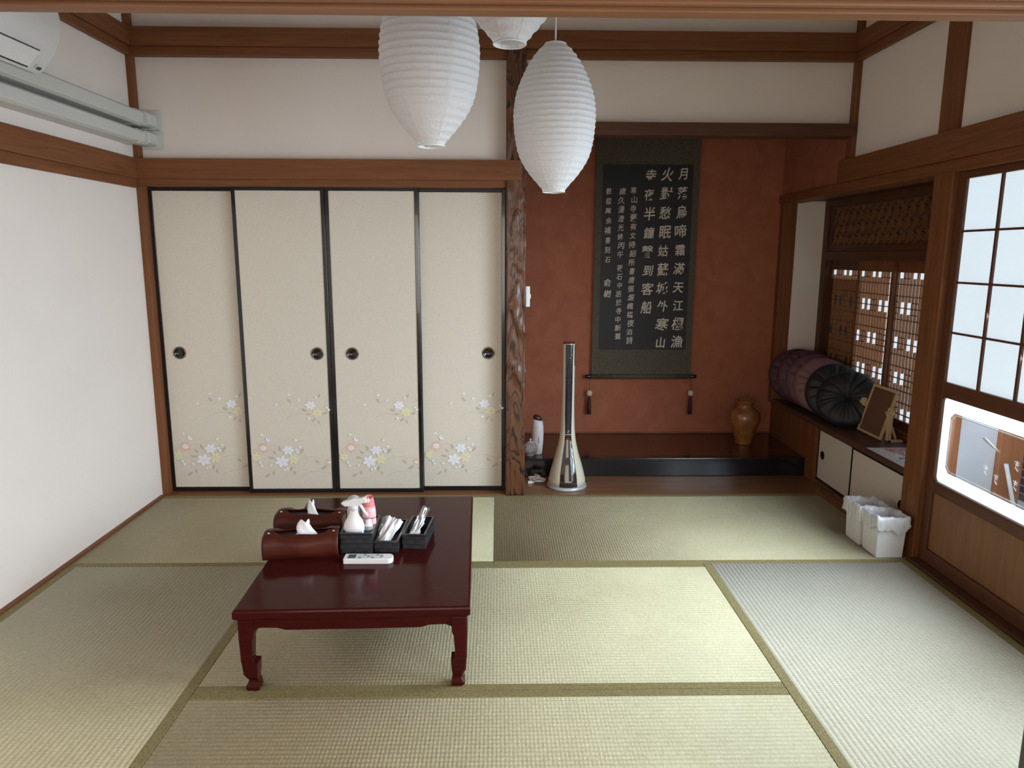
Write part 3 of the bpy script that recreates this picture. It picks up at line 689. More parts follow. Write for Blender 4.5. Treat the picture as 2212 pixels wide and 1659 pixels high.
for sx in (-1, 1):
    for sy in (-1, 1):
        lg = MB(); rings = []
        for z, o, i in ((0.250, 0.010, 0.060), (0.20, 0.010, 0.060), (0.185, 0.010, 0.054), (0.115, 0.012, 0.050), (0.108, 0.012, 0.052), (0.100, 0.013, 0.064), (0.060, 0.016, 0.062), (0.046, 0.022, 0.060), (0.036, 0.028, 0.060), (0.028, 0.027, 0.062), (0.016, 0.020, 0.064), (0.006, 0.020, 0.064), (0.0, 0.025, 0.060)):
            x0, x1, y0, y1 = hx-o, hx-i, hy-o, hy-i; c = 0.006
            rings.append([(sx*x, sy*y, z) for x, y in ((x0-c, y0), (x0, y0-c), (x0, y1), (x1, y1), (x1, y0))])
        lg.loft(rings, 0, False); leg = lg.build('leg', LACQ, tb, bev=0.0015)
        cv = MB(); yf = sy*(hy-0.0155)
        for k in range(7):   # incised fan of leaf lines at the corner
            a0 = math.radians(10+k*24); R = 0.030+0.012*(k % 2)
            cx, cz = hx-0.040, 0.222
            pts = [(sx*(cx-0.006*math.cos(a0)), yf, cz+0.006*math.sin(a0)-0.004), (sx*(cx-R*0.6*math.cos(a0+0.15)), yf, min(0.246, cz+R*0.6*math.sin(a0+0.15)-0.004)), (sx*(cx-R*math.cos(a0)), yf, min(0.244, cz+R*0.5*math.sin(a0)-0.004))]
            cv.tube(smooth_path(pts, 4), 0.0018, 5)
        cv.build('carving', LACQ, leg)

# ------------------------------------------------------------------ things on the table
def leather_box(loc, rz, label, tl, th, tw):
    b = empty('tissue_box_cover', loc, label, 'tissue box', 'leather tissue box covers', rz)
    L = 0.135; NU = 28
    body = MB()
    for side in (-1, 1):
        rings = []
        for i in range(NU+1):
            u = -L+2*L*i/NU; q = abs(u)/L
            open_ = max(0, 1-(q/0.72)**4)
            bulge = 0.004*math.cos(u*40)
            ztop = 0.088-0.010*open_+0.004*math.cos(u*30)*open_-0.004*(q**6)
            lip = 0.008+0.026*open_
            rings.append([(u, side*0.056, 0.0), (u, side*(0.060+bulge), 0.025), (u, side*(0.061+bulge), 0.050), (u, side*(0.054+bulge*0.5), 0.070), (u, side*(0.040), ztop-0.004), (u, side*lip, ztop), (u, side*(lip-0.006 if q > 0.8 else lip-0.002), ztop+0.001)])
        body.loft(rings, 0, True, close=False)
    o = body.build('leather_sleeve', LEATHER, b)
    md = o.modifiers.new('thick', 'SOLIDIFY'); md.thickness = 0.003; md.offset = 0
    MB().box(-L+0.012, L-0.012, -0.052, 0.052, 0.002, 0.062).build('tissue_carton', plain('carton_'+str(rz), (0.10, 0.06, 0.05), 0.8), b)
    for s in (-1, 1): MB().lathe([(0.0045, 0), (0.0045, 0.0015), (0.003, 0.003), (0, 0.0034)], (s*0.116, -0.022, 0.088), 16, cap=False).build('rivet', STEEL, b)
    t = MB(); rnd = random.Random(int(tl*1000)); rings = []
    for k in range(7):
        f_ = k/6; ring = []
        for j in range(20):
            a = 2*PI*j/20; wob = 1+0.25*math.sin(a*3+k)+0.12*math.sin(a*7+k*2)
            ring.append((tl+tw*(1-0.62*f_**1.3)*math.cos(a)*wob, 0.012*(1-0.5*f_)*math.sin(a)*wob, 0.060+th*f_*(1+0.12*math.sin(a*2+1))))
        rings.append(ring)
    t.loft(rings, 0, True); t.build('tissue', TISSUE, b)
leather_box((1.205, -1.480, TZ), 0.105, 'front brown leather tissue box cover on the low red table, crumpled tissue showing', 0.01, 0.062, 0.036)
leather_box((1.188, -1.272, TZ), -0.045, 'rear brown leather tissue box cover, behind the other one on the red table', 0.0, 0.066, 0.020)

def weave():
    m, nt, b = new_mat('black_woven_strap'); v = coords(nt, (48, 48, 48), (0, 0, 0)); ck = node(nt, 'ShaderNodeTexChecker'); lk(nt, v, ck.inputs['Vector']); ck.inputs['Scale'].default_value = 1.0
    n = noise(nt, coords(nt, (60, 60, 700)), 3, 2)
    ad = node(nt, 'ShaderNodeMath', operation='ADD'); lk(nt, ck.outputs['Fac'], ad.inputs[0]); lk(nt, n, ad.inputs[1])
    r = ramp(nt, ad.outputs[0], [(0.3, (0.008, 0.008, 0.009)), (1.0, (0.022, 0.023, 0.026))]); lk(nt, r.outputs[0], b.inputs['Base Color'])
    b.inputs['Roughness'].default_value = 0.4; bump(nt, b, ad.outputs[0], 0.6, 0.003); return m
WEAVE = weave()
def basket(loc, sx, sy, h, rz, label):
    b = empty('woven_basket', loc, label, 'basket', 'small black woven baskets', rz); t = 0.005
    # slightly bulging strap rows
    body = MB(); n = max(3, int(round(h/0.019)))
    for k in range(n):
        z0, z1 = h*k/n, h*(k+1)/n-0.0008; o = 0.0012 if k % 2 else 0
        body.box(-sx/2-o, sx/2+o, -sy/2-o, -sy/2+t, z0, z1).box(-sx/2-o, sx/2+o, sy/2-t, sy/2+o, z0, z1).box(-sx/2-o, -sx/2+t, -sy/2+t, sy/2-t, z0, z1).box(sx/2-t, sx/2+o, -sy/2+t, sy/2-t, z0, z1)
    body.box(-sx/2, sx/2, -sy/2, sy/2, 0, 0.004)
    body.build('woven_wall', WEAVE, b, bev=0.001)
    r = MB(); e_ = 0.003
    r.box(-sx/2-e_, sx/2+e_, -sy/2-e_, -sy/2+t+0.001, h-0.006, h+0.002).box(-sx/2-e_, sx/2+e_, sy/2-t-0.001, sy/2+e_, h-0.006, h+0.002).box(-sx/2-e_, -sx/2+t+0.001, -sy/2+t, sy/2-t, h-0.006, h+0.002).box(sx/2-t-0.001, sx/2+e_, -sy/2+t, sy/2-t, h-0.006, h+0.002)
    r.build('rim', DARKP, b, bev=0.001); return b
basket((1.407, -1.405, TZ), 0.116, 0.185, 0.080, 0.0, 'tall black woven basket on the red table holding the spray bottles')
basket((1.520, -1.375, TZ), 0.086, 0.225, 0.044, -0.05, 'low black woven basket on the red table holding white paper packets')
basket((1.622, -1.362, TZ), 0.086, 0.190, 0.058, -0.09, 'black woven basket with spoons and foil sachets, rightmost on the red table')

# spray bottle
sb = empty('spray_bottle', (1.392, -1.452, TZ+0.0045), 'white trigger spray bottle with a blue base in the tall black basket', 'bottle', 'cleaning bottles in the basket')
def oval(prof, sy=0.7, seg=28):
    m = MB(); rings = [[(r*math.cos(2*PI*i/seg), r*sy*math.sin(2*PI*i/seg), z) for i in range(seg)] for r, z in prof]; m.loft(rings, 0, True); return m
oval([(0.040, 0.062), (0.0405, 0.080), (0.039, 0.092), (0.033, 0.108), (0.021, 0.128), (0.0165, 0.142), (0.0175, 0.150), (0.0175, 0.156)]).build('bottle_body', WHITE, sb)
oval([(0.036, 0.0), (0.040, 0.006), (0.0403, 0.075), (0.039, 0.0755)], 0.72).build('blue_base', plain('blue_liquid', (0.02, 0.33, 0.62), 0.15, coat=0.4), sb)
M = MB(); rings = []
for z in (0.068, 0.084): rings.append([(0.0412*math.sin(a)*1.0, -0.0412*0.72*math.cos(a), z) for a in [(-0.9+1.8*k/10) for k in range(11)]])
M.loft(rings, 0, True, close=False); lb_ = M.build('label', plain('bottle_label', (0.55, 0.60, 0.62), 0.5), sb)
md = lb_.modifiers.new('t', 'SOLIDIFY'); md.thickness = 0.0006
oval([(0.0165, 0.152), (0.0185, 0.154), (0.0185, 0.168), (0.015, 0.171)], 0.95).build('collar', plain('grey_white', (0.62, 0.63, 0.64), 0.4), sb)
hd = MB().prism([(-0.046, 0.178), (-0.030, 0.166), (-0.010, 0.168), (0.018, 0.166), (0.026, 0.176), (0.040, 0.180), (0.050, 0.180), (0.050, 0.196), (0.036, 0.199), (0.020, 0.196), (0.000, 0.196), (-0.018, 0.190), (-0.036, 0.185)], 'y', -0.011, 0.011)
head = hd.build('trigger_head', WHITE, sb, bev=0.003)
MB().prism([(0.020, 0.172), (0.028, 0.174), (0.040, 0.150), (0.054, 0.130), (0.049, 0.128), (0.034, 0.148)], 'y', -0.007, 0.007).build('trigger', WHITE, head, bev=0.0015)
MB().box(0.050, 0.058, -0.008, 0.008, 0.181, 0.195).build('nozzle', WHITE, head, bev=0.001)
pk = empty('pink_bottle', (1.438, -1.395, TZ+0.0045), 'pink bottle with an open slanted top in the tall black basket', 'bottle', 'cleaning bottles in the basket')
oval([(0.022, 0.0), (0.026, 0.004), (0.0265, 0.095), (0.026, 0.125), (0.0235, 0.145)], 0.8).build('bottle_body', plain('pale_pink', (0.86, 0.50, 0.53), 0.35, coat=0.2), pk)
m = MB(); seg = 28; rings = []
for r, z, tl in ((0.0265, 0.100, 0), (0.0255, 0.128, 0), (0.0225, 0.152, 0.1), (0.0175, 0.178, 0.25), (0.0165, 0.182, 0.3), (0.0135, 0.180, 0.3), (0.013, 0.160, 0.2)):
    rings.append([(r*math.cos(2*PI*i/seg)-0.002*tl*10*0, 0.8*r*math.sin(2*PI*i/seg), z+tl*r*math.sin(2*PI*i/seg)) for i in range(seg)])
m.loft(rings, 0, True); m.build('pink_cap', plain('coral_pink', (0.86, 0.22, 0.24), 0.35, coat=0.2), pk)
gb = empty('grey_capped_bottle', (1.378, -1.375, TZ+0.0045), 'clear bottle with a round grey cap behind the white spray bottle', 'bottle', 'cleaning bottles in the basket')
oval([(0.026, 0), (0.028, 0.004), (0.028, 0.125), (0.020, 0.142)], 0.8).build('bottle_body', plain('clear_plastic', (0.45, 0.43, 0.44), 0.2, coat=0.3), gb)
oval([(0.026, 0.140), (0.027, 0.150), (0.025, 0.166), (0.018, 0.176), (0.006, 0.181)], 0.8).build('round_cap', plain('grey_cap', (0.50, 0.50, 0.51), 0.35), gb)
sm = empty('small_tube_bottle', (1.445, -1.448, TZ+0.0045), 'small white bottle with grey label right of the spray bottle', 'bottle', 'cleaning bottles in the basket')
oval([(0.014, 0), (0.0155, 0.003), (0.0155, 0.088), (0.011, 0.098), (0.010, 0.112)], 0.9, 20).build('bottle_body', WHITE, sm)
m = MB().lathe([(0.0159, 0.064), (0.0159, 0.088)], seg=20, cap=False, M=Matrix.Diagonal((1, 0.9, 1, 1))); l2 = m.build('label', plain('label_grey', (0.30, 0.30, 0.31), 0.5), sm)
md = l2.modifiers.new('t', 'SOLIDIFY'); md.thickness = 0.0006

PAPERM = plain('packet_paper', (0.80, 0.80, 0.81), 0.6, bumpy=0.3, bscale=40)
FOIL = plain('foil', (0.55, 0.55, 0.56), 0.28, metal=0.85, bumpy=0.8, bscale=45)
BAGM = plain('cloudy_bag', (0.55, 0.56, 0.57), 0.3, bumpy=0.8, bscale=40, coat=0.3)
def packet(name, p0, p1, wd, label, mat, seed, cat='packet', grp='packets in the baskets', up=(0.2, -0.6, 0.8), text=None, wav=0.003):
    """flat crumpled sachet lying from p0 to p1"""
    p0 = Vector(p0); p1 = Vector(p1); d = p1-p0; r = d.normalized().cross(Vector(up)).normalized(); u = r.cross(d.normalized()); rnd = random.Random(seed)
    NX, NY = 8, 16; f1, f2 = rnd.uniform(2, 4), rnd.uniform(4, 8); rings = []
    o = empty(name, p0, label, cat, grp)
    for i in range(NY+1):
        t = i/NY; th = 0.0035*math.sin(PI*t)**0.5+0.0004; ring = []
        for s in (1, -1):
            for j in range(NX+1):
                q = (j/NX-0.5)*s; e_ = math.cos(PI*q*0.98)
                off = wav*math.sin(f1*PI*q+seed)*math.sin(f2*t+seed)+wav*0.6*math.sin(9*q+7*t+seed)
                ring.append(tuple(d*t + r*q*wd*(1-0.06*math.sin(f2*t*2)) + u*(off + s*th*e_)))
        rings.append(ring)
    MB().loft(rings, 0, True).build('sleeve', mat, o)
    if text:
        tx = MB()
        for k in range(5): 
            c = d*(0.42+0.035*k)+u*(0.0068); tx.obox(c-r*0.002*(1+k % 2), c+r*0.002*(1+(k+1) % 2), 0.0014, 0.0005, 0, u)
        tx.build('printed_mark', GREYP, o)
    return o
z = TZ+0.006
packet('towel_packet', (1.496, -1.474, z+0.018), (1.548, -1.350, z+0.072), 0.034, 'front white wrapped towel packet in the low basket', PAPERM, 1, text=True)
packet('towel_packet', (1.480, -1.462, z+0.012), (1.515, -1.340, z+0.080), 0.030, 'white wrapped towel packet behind the front one in the low basket', PAPERM, 4)
packet('plastic_bag', (1.482, -1.400, z+0.008), (1.498, -1.300, z+0.062), 0.046, 'cloudy plastic bag at the left of the low basket', BAGM, 9, 'bag', wav=0.006)
packet('foil_sachet', (1.604, -1.392, z+0.030), (1.650, -1.318, z+0.112), 0.030, 'shiny grey foil sachet standing in the rightmost basket', FOIL, 3, wav=0.005)
packet('clear_sachet', (1.596, -1.420, z+0.012), (1.632, -1.345, z+0.080), 0.034, 'crumpled translucent sachet leaning left of the foil sachet', BAGM, 6, wav=0.006)
for k, (a, b_, lb) in enumerate((((1.597, -1.440, z+0.035), (1.622, -1.350, z+0.052), 'left white plastic spoon in the rightmost basket'), ((1.616, -1.440, z+0.037), (1.640, -1.345, z+0.054), 'right white plastic spoon in the rightmost basket'))):
    o = empty('plastic_spoon', a, lb, 'spoon', 'spoons in the basket'); d = Vector(b_)-Vector(a)
    m = MB(); rings = []; rr = d.normalized().cross(Vector((0, 0, 1))).normalized(); u = rr.cross(d.normalized())
    for t, wd in ((0, 0.003), (0.06, 0.009), (0.2, 0.0125), (0.34, 0.011), (0.46, 0.004), (0.6, 0.003), (1.0, 0.0035)):
        ring = []
        for j in range(12): an = 2*PI*j/12; ring.append(tuple(d*t+rr*wd*math.cos(an)+u*0.0022*math.sin(an)+u*0.004*math.sin(t*PI)))
        rings.append(ring)
    m.loft(rings, 0, True); m.build('spoon_body', plain('spoon_white_%d' % k, (0.80, 0.79, 0.74), 0.35), o)

# remote control
rc = empty('remote_control', (1.4635, -1.562, TZ), 'white air conditioner remote control lying in front of the baskets', 'remote control', rz=-0.005)
pts = [(-0.089, -0.022), (-0.086, -0.025), (0.070, -0.025)]+[(0.070+0.018*math.sin(a), -0.025*math.cos(a)) for a in [PI*k/10 for k in range(1, 10)]]+[(0.070, 0.025), (-0.086, 0.025), (-0.089, 0.022)]
MB().prism(pts, 'z', 0.0, 0.019).build('remote_body', WHITE, rc, bev=0.004)
MB().box(-0.074, -0.046, -0.016, 0.016, 0.0185, 0.0198).build('display', plain('lcd_grey', (0.10, 0.105, 0.11), 0.25), rc)
bt = MB()
for i in range(6):
    for j in range(3): bt.box(-0.036+i*0.0155, -0.026+i*0.0155, -0.016+j*0.0125, -0.009+j*0.0125, 0.0185, 0.0205, 0 if (i+j) % 3 else 1)
bt.build('buttons', [plain('button_grey', (0.50, 0.51, 0.52), 0.5), plain('button_green', (0.16, 0.22, 0.17), 0.5)], rc)

# ------------------------------------------------------------------ tower fan
tf_ = empty('tower_fan', (2.348, 0.162, 0.002), 'tall slim cream and black tower fan standing in front of the alcove', 'fan')
MB().lathe([(0.0, 0.0), (0.117, 0.0), (0.120, 0.004), (0.119, 0.016), (0.112, 0.020), (0.0, 0.020)], seg=56, cap=False).build('base', SILVER, tf_)
FP = [(0.112, 0.020), (0.111, 0.05), (0.098, 0.105), (0.084, 0.155), (0.070, 0.20), (0.058, 0.25), (0.048, 0.30), (0.042, 0.36), (0.0385, 0.44), (0.0365, 0.55), (0.0360, 0.87), (0.034, 0.874)]
MB().lathe(FP, seg=56).build('fan_body', CREAMP, tf_)
def frad(z):
    for (r0, z0), (r1, z1) in zip(FP, FP[1:]):
        if z0 <= z <= z1: return r0+(r1-r0)*(z-z0)/(z1-z0)
    return FP[-1][0]
def fpanel(z0, z1, hwf, off, mi, mb, n=30, tilt=0.0):
    rings = []
    for i in range(n+1):
        z = z0+(z1-z0)*i/n; R = frad(z)+off; hw = hwf(z); a = math.asin(min(0.95, hw/R))
        rings.append([(R*math.sin(a*(k/5-1)), -R*math.cos(a*(k/5-1)), z) for k in range(11)])
    mb.loft(rings, mi, True, close=False)
def hw(z):
    T = ((0.022, 0.054), (0.10, 0.048), (0.20, 0.034), (0.28, 0.022), (0.33, 0.018), (0.45, 0.020), (0.87, 0.0225))
    for (z0, h0), (z1, h1) in zip(T, T[1:]):
        if z <= z1: return h0+(h1-h0)*max(0, (z-z0)/(z1-z0))
    return 0.0225
p = MB(); fpanel(0.023, 0.330, hw, 0.0012, 0, p); o = p.build('lower_front', plain('fan_brown', (0.030, 0.018, 0.013), 0.12, coat=0.5), tf_)
p = MB(); fpanel(0.333, 0.868, hw, 0.0012, 0, p); o = p.build('outlet_grille', DARKP, tf_)
g = MB()
for k in range(26): z = 0.40+k*0.0145; R = frad(z)+0.0026; g.tube([(R*math.sin(a), -R*math.cos(a), z) for a in [(-0.42+0.84*i/6) for i in range(7)]], 0.0011, 5)
g.build('grille_bars', plain('grille_dark', (0.012, 0.014, 0.025), 0.35), o)
g = MB()
for (x, zz) in ((0.010, 0.805), (0.013, 0.805), (0.002, 0.788), (0.005, 0.788)): g.box(x, x+0.002, -0.0395, -0.0385, zz, zz+0.003)
for (x, zz) in ((-0.004, 0.345), (0.002, 0.349), (-0.001, 0.353), (0.004, 0.356), (0.000, 0.340)): g.lathe([(0.0018, 0), (0.0, 0.0006)], (0, 0, 0), 8, cap=False, M=Matrix.Translation((x, -frad(zz)-0.0016, zz)) @ Matrix.Rotation(PI/2, 4, 'X'))
g.build('panel_icons', plain('icon_white', (0.75, 0.75, 0.75), 0.5), o)
MB().lathe([(0.0, 0.880), (0.030, 0.880), (0.0355, 0.877), (0.036, 0.868)], seg=48, cap=False).build('top_cap', plain('cap_bronze', (0.10, 0.035, 0.025), 0.12, coat=0.5), tf_)
p = MB(); fpanel(0.74, 0.868, lambda z: 0.004, 0.0014, 0, p, 8)
p2 = p.build('side_window', DARKP, tf_); p2.rotation_euler = (0, 0, 1.12)
def text_mesh(name, body, size, mat, parent, M, extrude=0.0, align='CENTER', sx=1.0, offset=0.0, shear=0.0):
    c = bpy.data.curves.new(name, 'FONT'); c.body = body; c.size = size; c.align_x = align; c.align_y = 'CENTER'; c.extrude = extrude; c.offset = offset; c.shear = shear; c.resolution_u = 3
    t = bpy.data.objects.new(name, c); C.objects.link(t)
    dg = bpy.context.evaluated_depsgraph_get(); me = bpy.data.meshes.new_from_object(t.evaluated_get(dg)); bpy.data.objects.remove(t); bpy.data.curves.remove(c)
    me.transform(Matrix.Diagonal((sx, 1, 1, 1))); me.transform(M); me.materials.clear(); me.materials.append(mat)
    o = bpy.data.objects.new(name, me); C.objects.link(o); o.parent = parent; return o
zz = 0.058
text_mesh('lettering', 'SHARP', 0.0105, plain('print_silver', (0.6, 0.6, 0.6), 0.4), tf_, Matrix.Translation((0, -frad(zz)-0.0030, zz)) @ Matrix.Rotation(PI/2-0.2, 4, 'X'), 0.0002, sx=1.4)
tag(MB().tube(smooth_path([(2.452, 0.20, 0.03), (2.475, 0.21, 0.012), (2.462, 0.26, 0.006), (2.43, 0.30, 0.006), (2.40, 0.345, 0.006)], 6), 0.003, 8).build('fan_cord', DARKP), 'thin black power cord behind the tower fan', 'cord')

# ------------------------------------------------------------------ alcove objects
ZS = 0.119
df = empty('aroma_diffuser', (2.186, 0.47, ZS), 'white oval aroma diffuser with a dark slanted top, beside the gnarled pillar', 'diffuser')
m = MB(); seg = 32; rings = []
for r, z, tl in ((0.026, 0.0, 0), (0.029, 0.004, 0), (0.036, 0.07, 0), (0.0385, 0.13, 0), (0.037, 0.18, 0.0), (0.031, 0.225, 0.2)): rings.append([(r*math.cos(2*PI*i/seg), r*math.sin(2*PI*i/seg), z+tl*r*math.cos(2*PI*i/seg)*-1) for i in range(seg)])
m.loft(rings); m.build('diffuser_body', plain('diffuser_white', (0.78, 0.76, 0.80), 0.35), df)
m = MB(); rings = []
for r, z, tl in ((0.0305, 0.2255, 0.2), (0.027, 0.247, 0.3), (0.020, 0.251, 0.35), (0.012, 0.243, 0.3)): rings.append([(r*math.cos(2*PI*i/seg), r*math.sin(2*PI*i/seg), z-tl*r*math.cos(2*PI*i/seg)) for i in range(seg)])
m.loft(rings); m.build('mist_outlet', plain('dark_wood_top', (0.06, 0.035, 0.03), 0.25, coat=0.4), df)
MB().box(0.002, 0.007, -0.040, -0.037, 0.075, 0.115).build('level_window', GREYP, df)
jr = empty('ceramic_jar', (2.138, 0.43, ZS), 'small round crackled white ceramic jar half hidden by the pillar', 'jar')
def crackle():
    m, nt, b = new_mat('crackled_ceramic'); v = coords(nt); vo = node(nt, 'ShaderNodeTexVoronoi'); vo.feature = 'DISTANCE_TO_EDGE'; lk(nt, v, vo.inputs['Vector']); vo.inputs['Scale'].default_value = 75
    r = ramp(nt, vo.outputs['Distance'], [(0.02, (0.32, 0.33, 0.33)), (0.14, (0.66, 0.66, 0.65))]); lk(nt, r.outputs[0], b.inputs['Base Color']); b.inputs['Roughness'].default_value = 0.5
    bump(nt, b, vo.outputs['Distance'], 0.4, 0.004); return m
MB().lathe([(0.0, 0.0), (0.026, 0.0), (0.027, 0.006), (0.022, 0.010), (0.036, 0.018), (0.045, 0.034), (0.047, 0.050), (0.044, 0.066), (0.034, 0.080), (0.024, 0.085), (0.0, 0.086)], seg=40, cap=False).build('jar_body', crackle(), jr)
MB().lathe([(0.0, 0.085), (0.024, 0.085), (0.020, 0.090), (0.006, 0.092), (0.005, 0.098), (0.008, 0.104), (0.006, 0.110), (0.0, 0.111)], seg=32, cap=False).build('lid', WHITE, jr)
cb = empty('power_adapter', (2.165, 0.245, 0.002), 'white power adapter with a bundled cord on the wood beside the pillar', 'cable')
MB().box(-0.012, 0.012, -0.018, 0.018, 0.022, 0.046, M=Matrix.Rotation(0.5, 4, 'Z') @ Matrix.Rotation(0.25, 4, 'Y')).build('adapter', plain('adapter_grey', (0.50, 0.50, 0.54), 0.4), cb, bev=0.002)
for k in range(4):
    a = k*0.6; pts = []
    for i in range(13):
        t = 2*PI*i/12; pts.append((0.006+0.040*math.cos(t+a)*(1+0.1*k), -0.022+0.026*math.sin(t)+0.006*k, 0.006+0.005*k+0.010*abs(math.sin(t+a))))
    MB().tube(smooth_path(pts, 4), 0.0026, 6).build('cord_loop', CORD, cb)
MB().box(-0.05, -0.026, -0.044, -0.030, 0.001, 0.016).box(-0.026, -0.012, -0.041, -0.039, 0.004, 0.010).box(-0.026, -0.012, -0.035, -0.033, 0.004, 0.010).build('plug', CORD, cb, bev=0.002)
sw = empty('wall_switch', (2.092, 0.065, 1.153), 'white wall switch on the side of the gnarled pillar', 'switch')
MB().box(-0.006, 0.018, -0.036, 0.036, -0.058, 0.058).build('plate', WHITE, sw, bev=0.004)
MB().box(0.018, 0.024, -0.012, 0.012, -0.012, 0.012).build('rocker', WHITE, sw, bev=0.002)

# vase
def glaze():
    m, nt, b = new_mat('amber_glaze'); v = coords(nt, (1, 1, 0.7)); n = noise(nt, v, 22, 6, 0.7, 0.8)
    r = ramp(nt, n, [(0.3, (0.17, 0.060, 0.016)), (0.55, (0.28, 0.115, 0.034)), (0.8, (0.42, 0.21, 0.075))]); lk(nt, r.outputs[0], b.inputs['Base Color'])
    b.inputs['Roughness'].default_value = 0.22; b.inputs['Coat Weight'].default_value = 0.4; return m
vs_ = MB().lathe([(0.0, 0.0), (0.054, 0.0), (0.057, 0.006), (0.055, 0.022), (0.062, 0.045), (0.080, 0.095), (0.095, 0.145), (0.1015, 0.180), (0.098, 0.212), (0.082, 0.235), (0.060, 0.248), (0.047, 0.256), (0.044, 0.266), (0.048, 0.276), (0.062, 0.290), (0.067, 0.297), (0.066, 0.302), (0.060, 0.300), (0.046, 0.284), (0.040, 0.268), (0.06, 0.24)], seg=56, cap=False)
v_ = empty('ceramic_vase', (3.609, 0.715, 0.1185), 'round amber brown glazed vase at the right of the alcove platform', 'vase')
vs_.build('vase_body', glaze(), v_)

# hanging scroll
def brocade():
    m, nt, b = new_mat('olive_brocade'); v = coords(nt, (85, 85, 85)); vo = node(nt, 'ShaderNodeTexVoronoi'); lk(nt, v, vo.inputs['Vector']); vo.inputs['Scale'].default_value = 1
    r = ramp(nt, vo.outputs['Distance'], [(0.25, (0.058, 0.048, 0.030)), (0.6, (0.085, 0.073, 0.046))]); lk(nt, r.outputs[0], b.inputs['Base Color']); b.inputs['Roughness'].default_value = 0.75; return m
SX0, SX1 = 2.590, 3.290
scr = empty('hanging_scroll', ((SX0+SX1)/2, 0.975, 0.54), 'olive brocade hanging scroll with white calligraphy on black, on the red alcove wall', 'scroll')
m = MB(); m.box(SX0, SX1, 0.966, 0.969, 0.54, 2.26); m.build('brocade_mount', brocade(), scr, world=True)
MB().box(2.637, 3.248, 0.9645, 0.966, 0.730, 1.984).build('ink_rubbing', plain('ink_black', (0.010, 0.010, 0.010), 0.6, bumpy=0.2, bscale=300), scr, world=True)
rl = MB(); 
for x0, x1, r in ((SX0-0.002, SX1+0.002, 0.017),): rl.lathe([(r, x0), (r, x1)], seg=24, M=Matrix.Translation((0, 0.967, 0.540)) @ Matrix(((0, 0, 1, 0), (0, 1, 0, 0), (1, 0, 0, 0), (0, 0, 0, 1))))
ro = rl.build('roller', brocade(), scr, world=True)
k_ = MB()
for x0, x1 in ((SX0-0.044, SX0-0.001), (SX1+0.001, SX1+0.044)):
    k_ = MB().lathe([(0.011, x0), (0.0145, x0+0.004), (0.013, (x0+x1)/2), (0.0145, x1-0.004), (0.011, x1)], seg=20, M=Matrix.Translation((0, 0.967, 0.540)) @ Matrix(((0, 0, 1, 0), (0, 1, 0, 0), (1, 0, 0, 0), (0, 0, 0, 1))))
    k_.build('roller_knob', BLACK, scr, world=True)
CHALK = plain('rubbing_white', (0.62, 0.56, 0.50), 0.8)
def column(txt, x, z0, z1, size, off=0.0, seed=0):
    rnd = random.Random(seed); n = len(txt)
    for i, ch in enumerate(txt):
        z = z0+(z1-z0)*i/max(1, n-1); s = size*rnd.uniform(0.9, 1.08)
        M = Matrix.Translation((x+rnd.uniform(-.004, .004), 0.9640, z)-scr.location if False else Vector((x+rnd.uniform(-.004, .004), 0.9640, z))-scr.location) @ Matrix.Rotation(PI/2, 4, 'X') @ Matrix.Rotation(rnd.uniform(-0.06, 0.10), 4, 'Z')
        text_mesh('character', ch, s, CHALK, scr, M, 0.0001, sx=rnd.uniform(0.82, 1.0), offset=off*size, shear=rnd.uniform(0.05, 0.22))
pz = lambda y: 1.984-(y-212)/1103*1.254
pxx = lambda t: 2.637+t*0.611
column('月落烏啼霜滿天江楓漁', pxx(0.885), pz(270), pz(1270), 0.088, 0.014, 1)
column('火對愁眠姑蘇城外寒山', pxx(0.700), pz(275), pz(1275), 0.088, 0.014, 2)
column('寺夜半鐘聲到客船', pxx(0.523), pz(280), pz(1060), 0.086, 0.014, 3)
column('寒山寺舊有文待詔所書唐張繼楓橋夜泊詩', pxx(0.347), pz(365), pz(1260), 0.051, 0.008, 4)
column('歲久漫漶光緒丙午', pxx(0.215), pz(370), pz(740), 0.048, 0.008, 5)
column('筱石中丞於寺中新葺', pxx(0.212), pz(820), pz(1235), 0.046, 0.008, 6)
column('數楹屬余補書刻石', pxx(0.072), pz(370), pz(770), 0.048, 0.008, 7)
column('俞樾', pxx(0.072), pz(908), pz(975), 0.058, 0.010, 8)
SEAL = plain('faded_seal', (0.050, 0.020, 0.017), 0.8); se = MB(); sx_, sz_ = pxx(0.105), pz(1265)
for a in range(4):
    se.box(sx_-0.035, sx_+0.035, 0.9640, 0.9644, sz_-0.035+a*0.0223, sz_-0.032+a*0.0223).box(sx_-0.035+a*0.0223, sx_-0.032+a*0.0223, 0.9640, 0.9644, sz_-0.035, sz_+0.035)
se.build('seal_stamp', SEAL, scr, world=True)
for k, x in enumerate((2.577, 3.297)):
    t = empty('scroll_weight', (x, 0.955, 0.27), ('left' if k == 0 else 'right') + ' tasselled weight with a white bead hanging from the scroll roller', 'scroll weight', 'scroll weights')
    MB().tube([(0, 0.010, 0.262), (0.001, 0, 0.20), (0, 0, 0.17)], 0.0016, 6).build('cord', plain('maroon_cord_%d' % k, (0.08, 0.015, 0.015), 0.7), t)
    MB().lathe([(0.006, 0.131), (0.013, 0.133), (0.0195, 0.142), (0.0205, 0.152), (0.0195, 0.162), (0.013, 0.171), (0.006, 0.173)], seg=24).build('bead', plain('bone_bead_%d' % k, (0.60, 0.54, 0.42), 0.5), t)
    MB().lathe([(0.011, 0.0), (0.0155, 0.002), (0.0145, 0.06), (0.012, 0.105), (0.008, 0.122), (0.005, 0.132)], seg=28, jit=lambda a, q: 1+0.05*math.sin(a*14)).build('tassel', plain('dark_tassel_%d' % k, (0.035, 0.010, 0.010), 0.7), t)

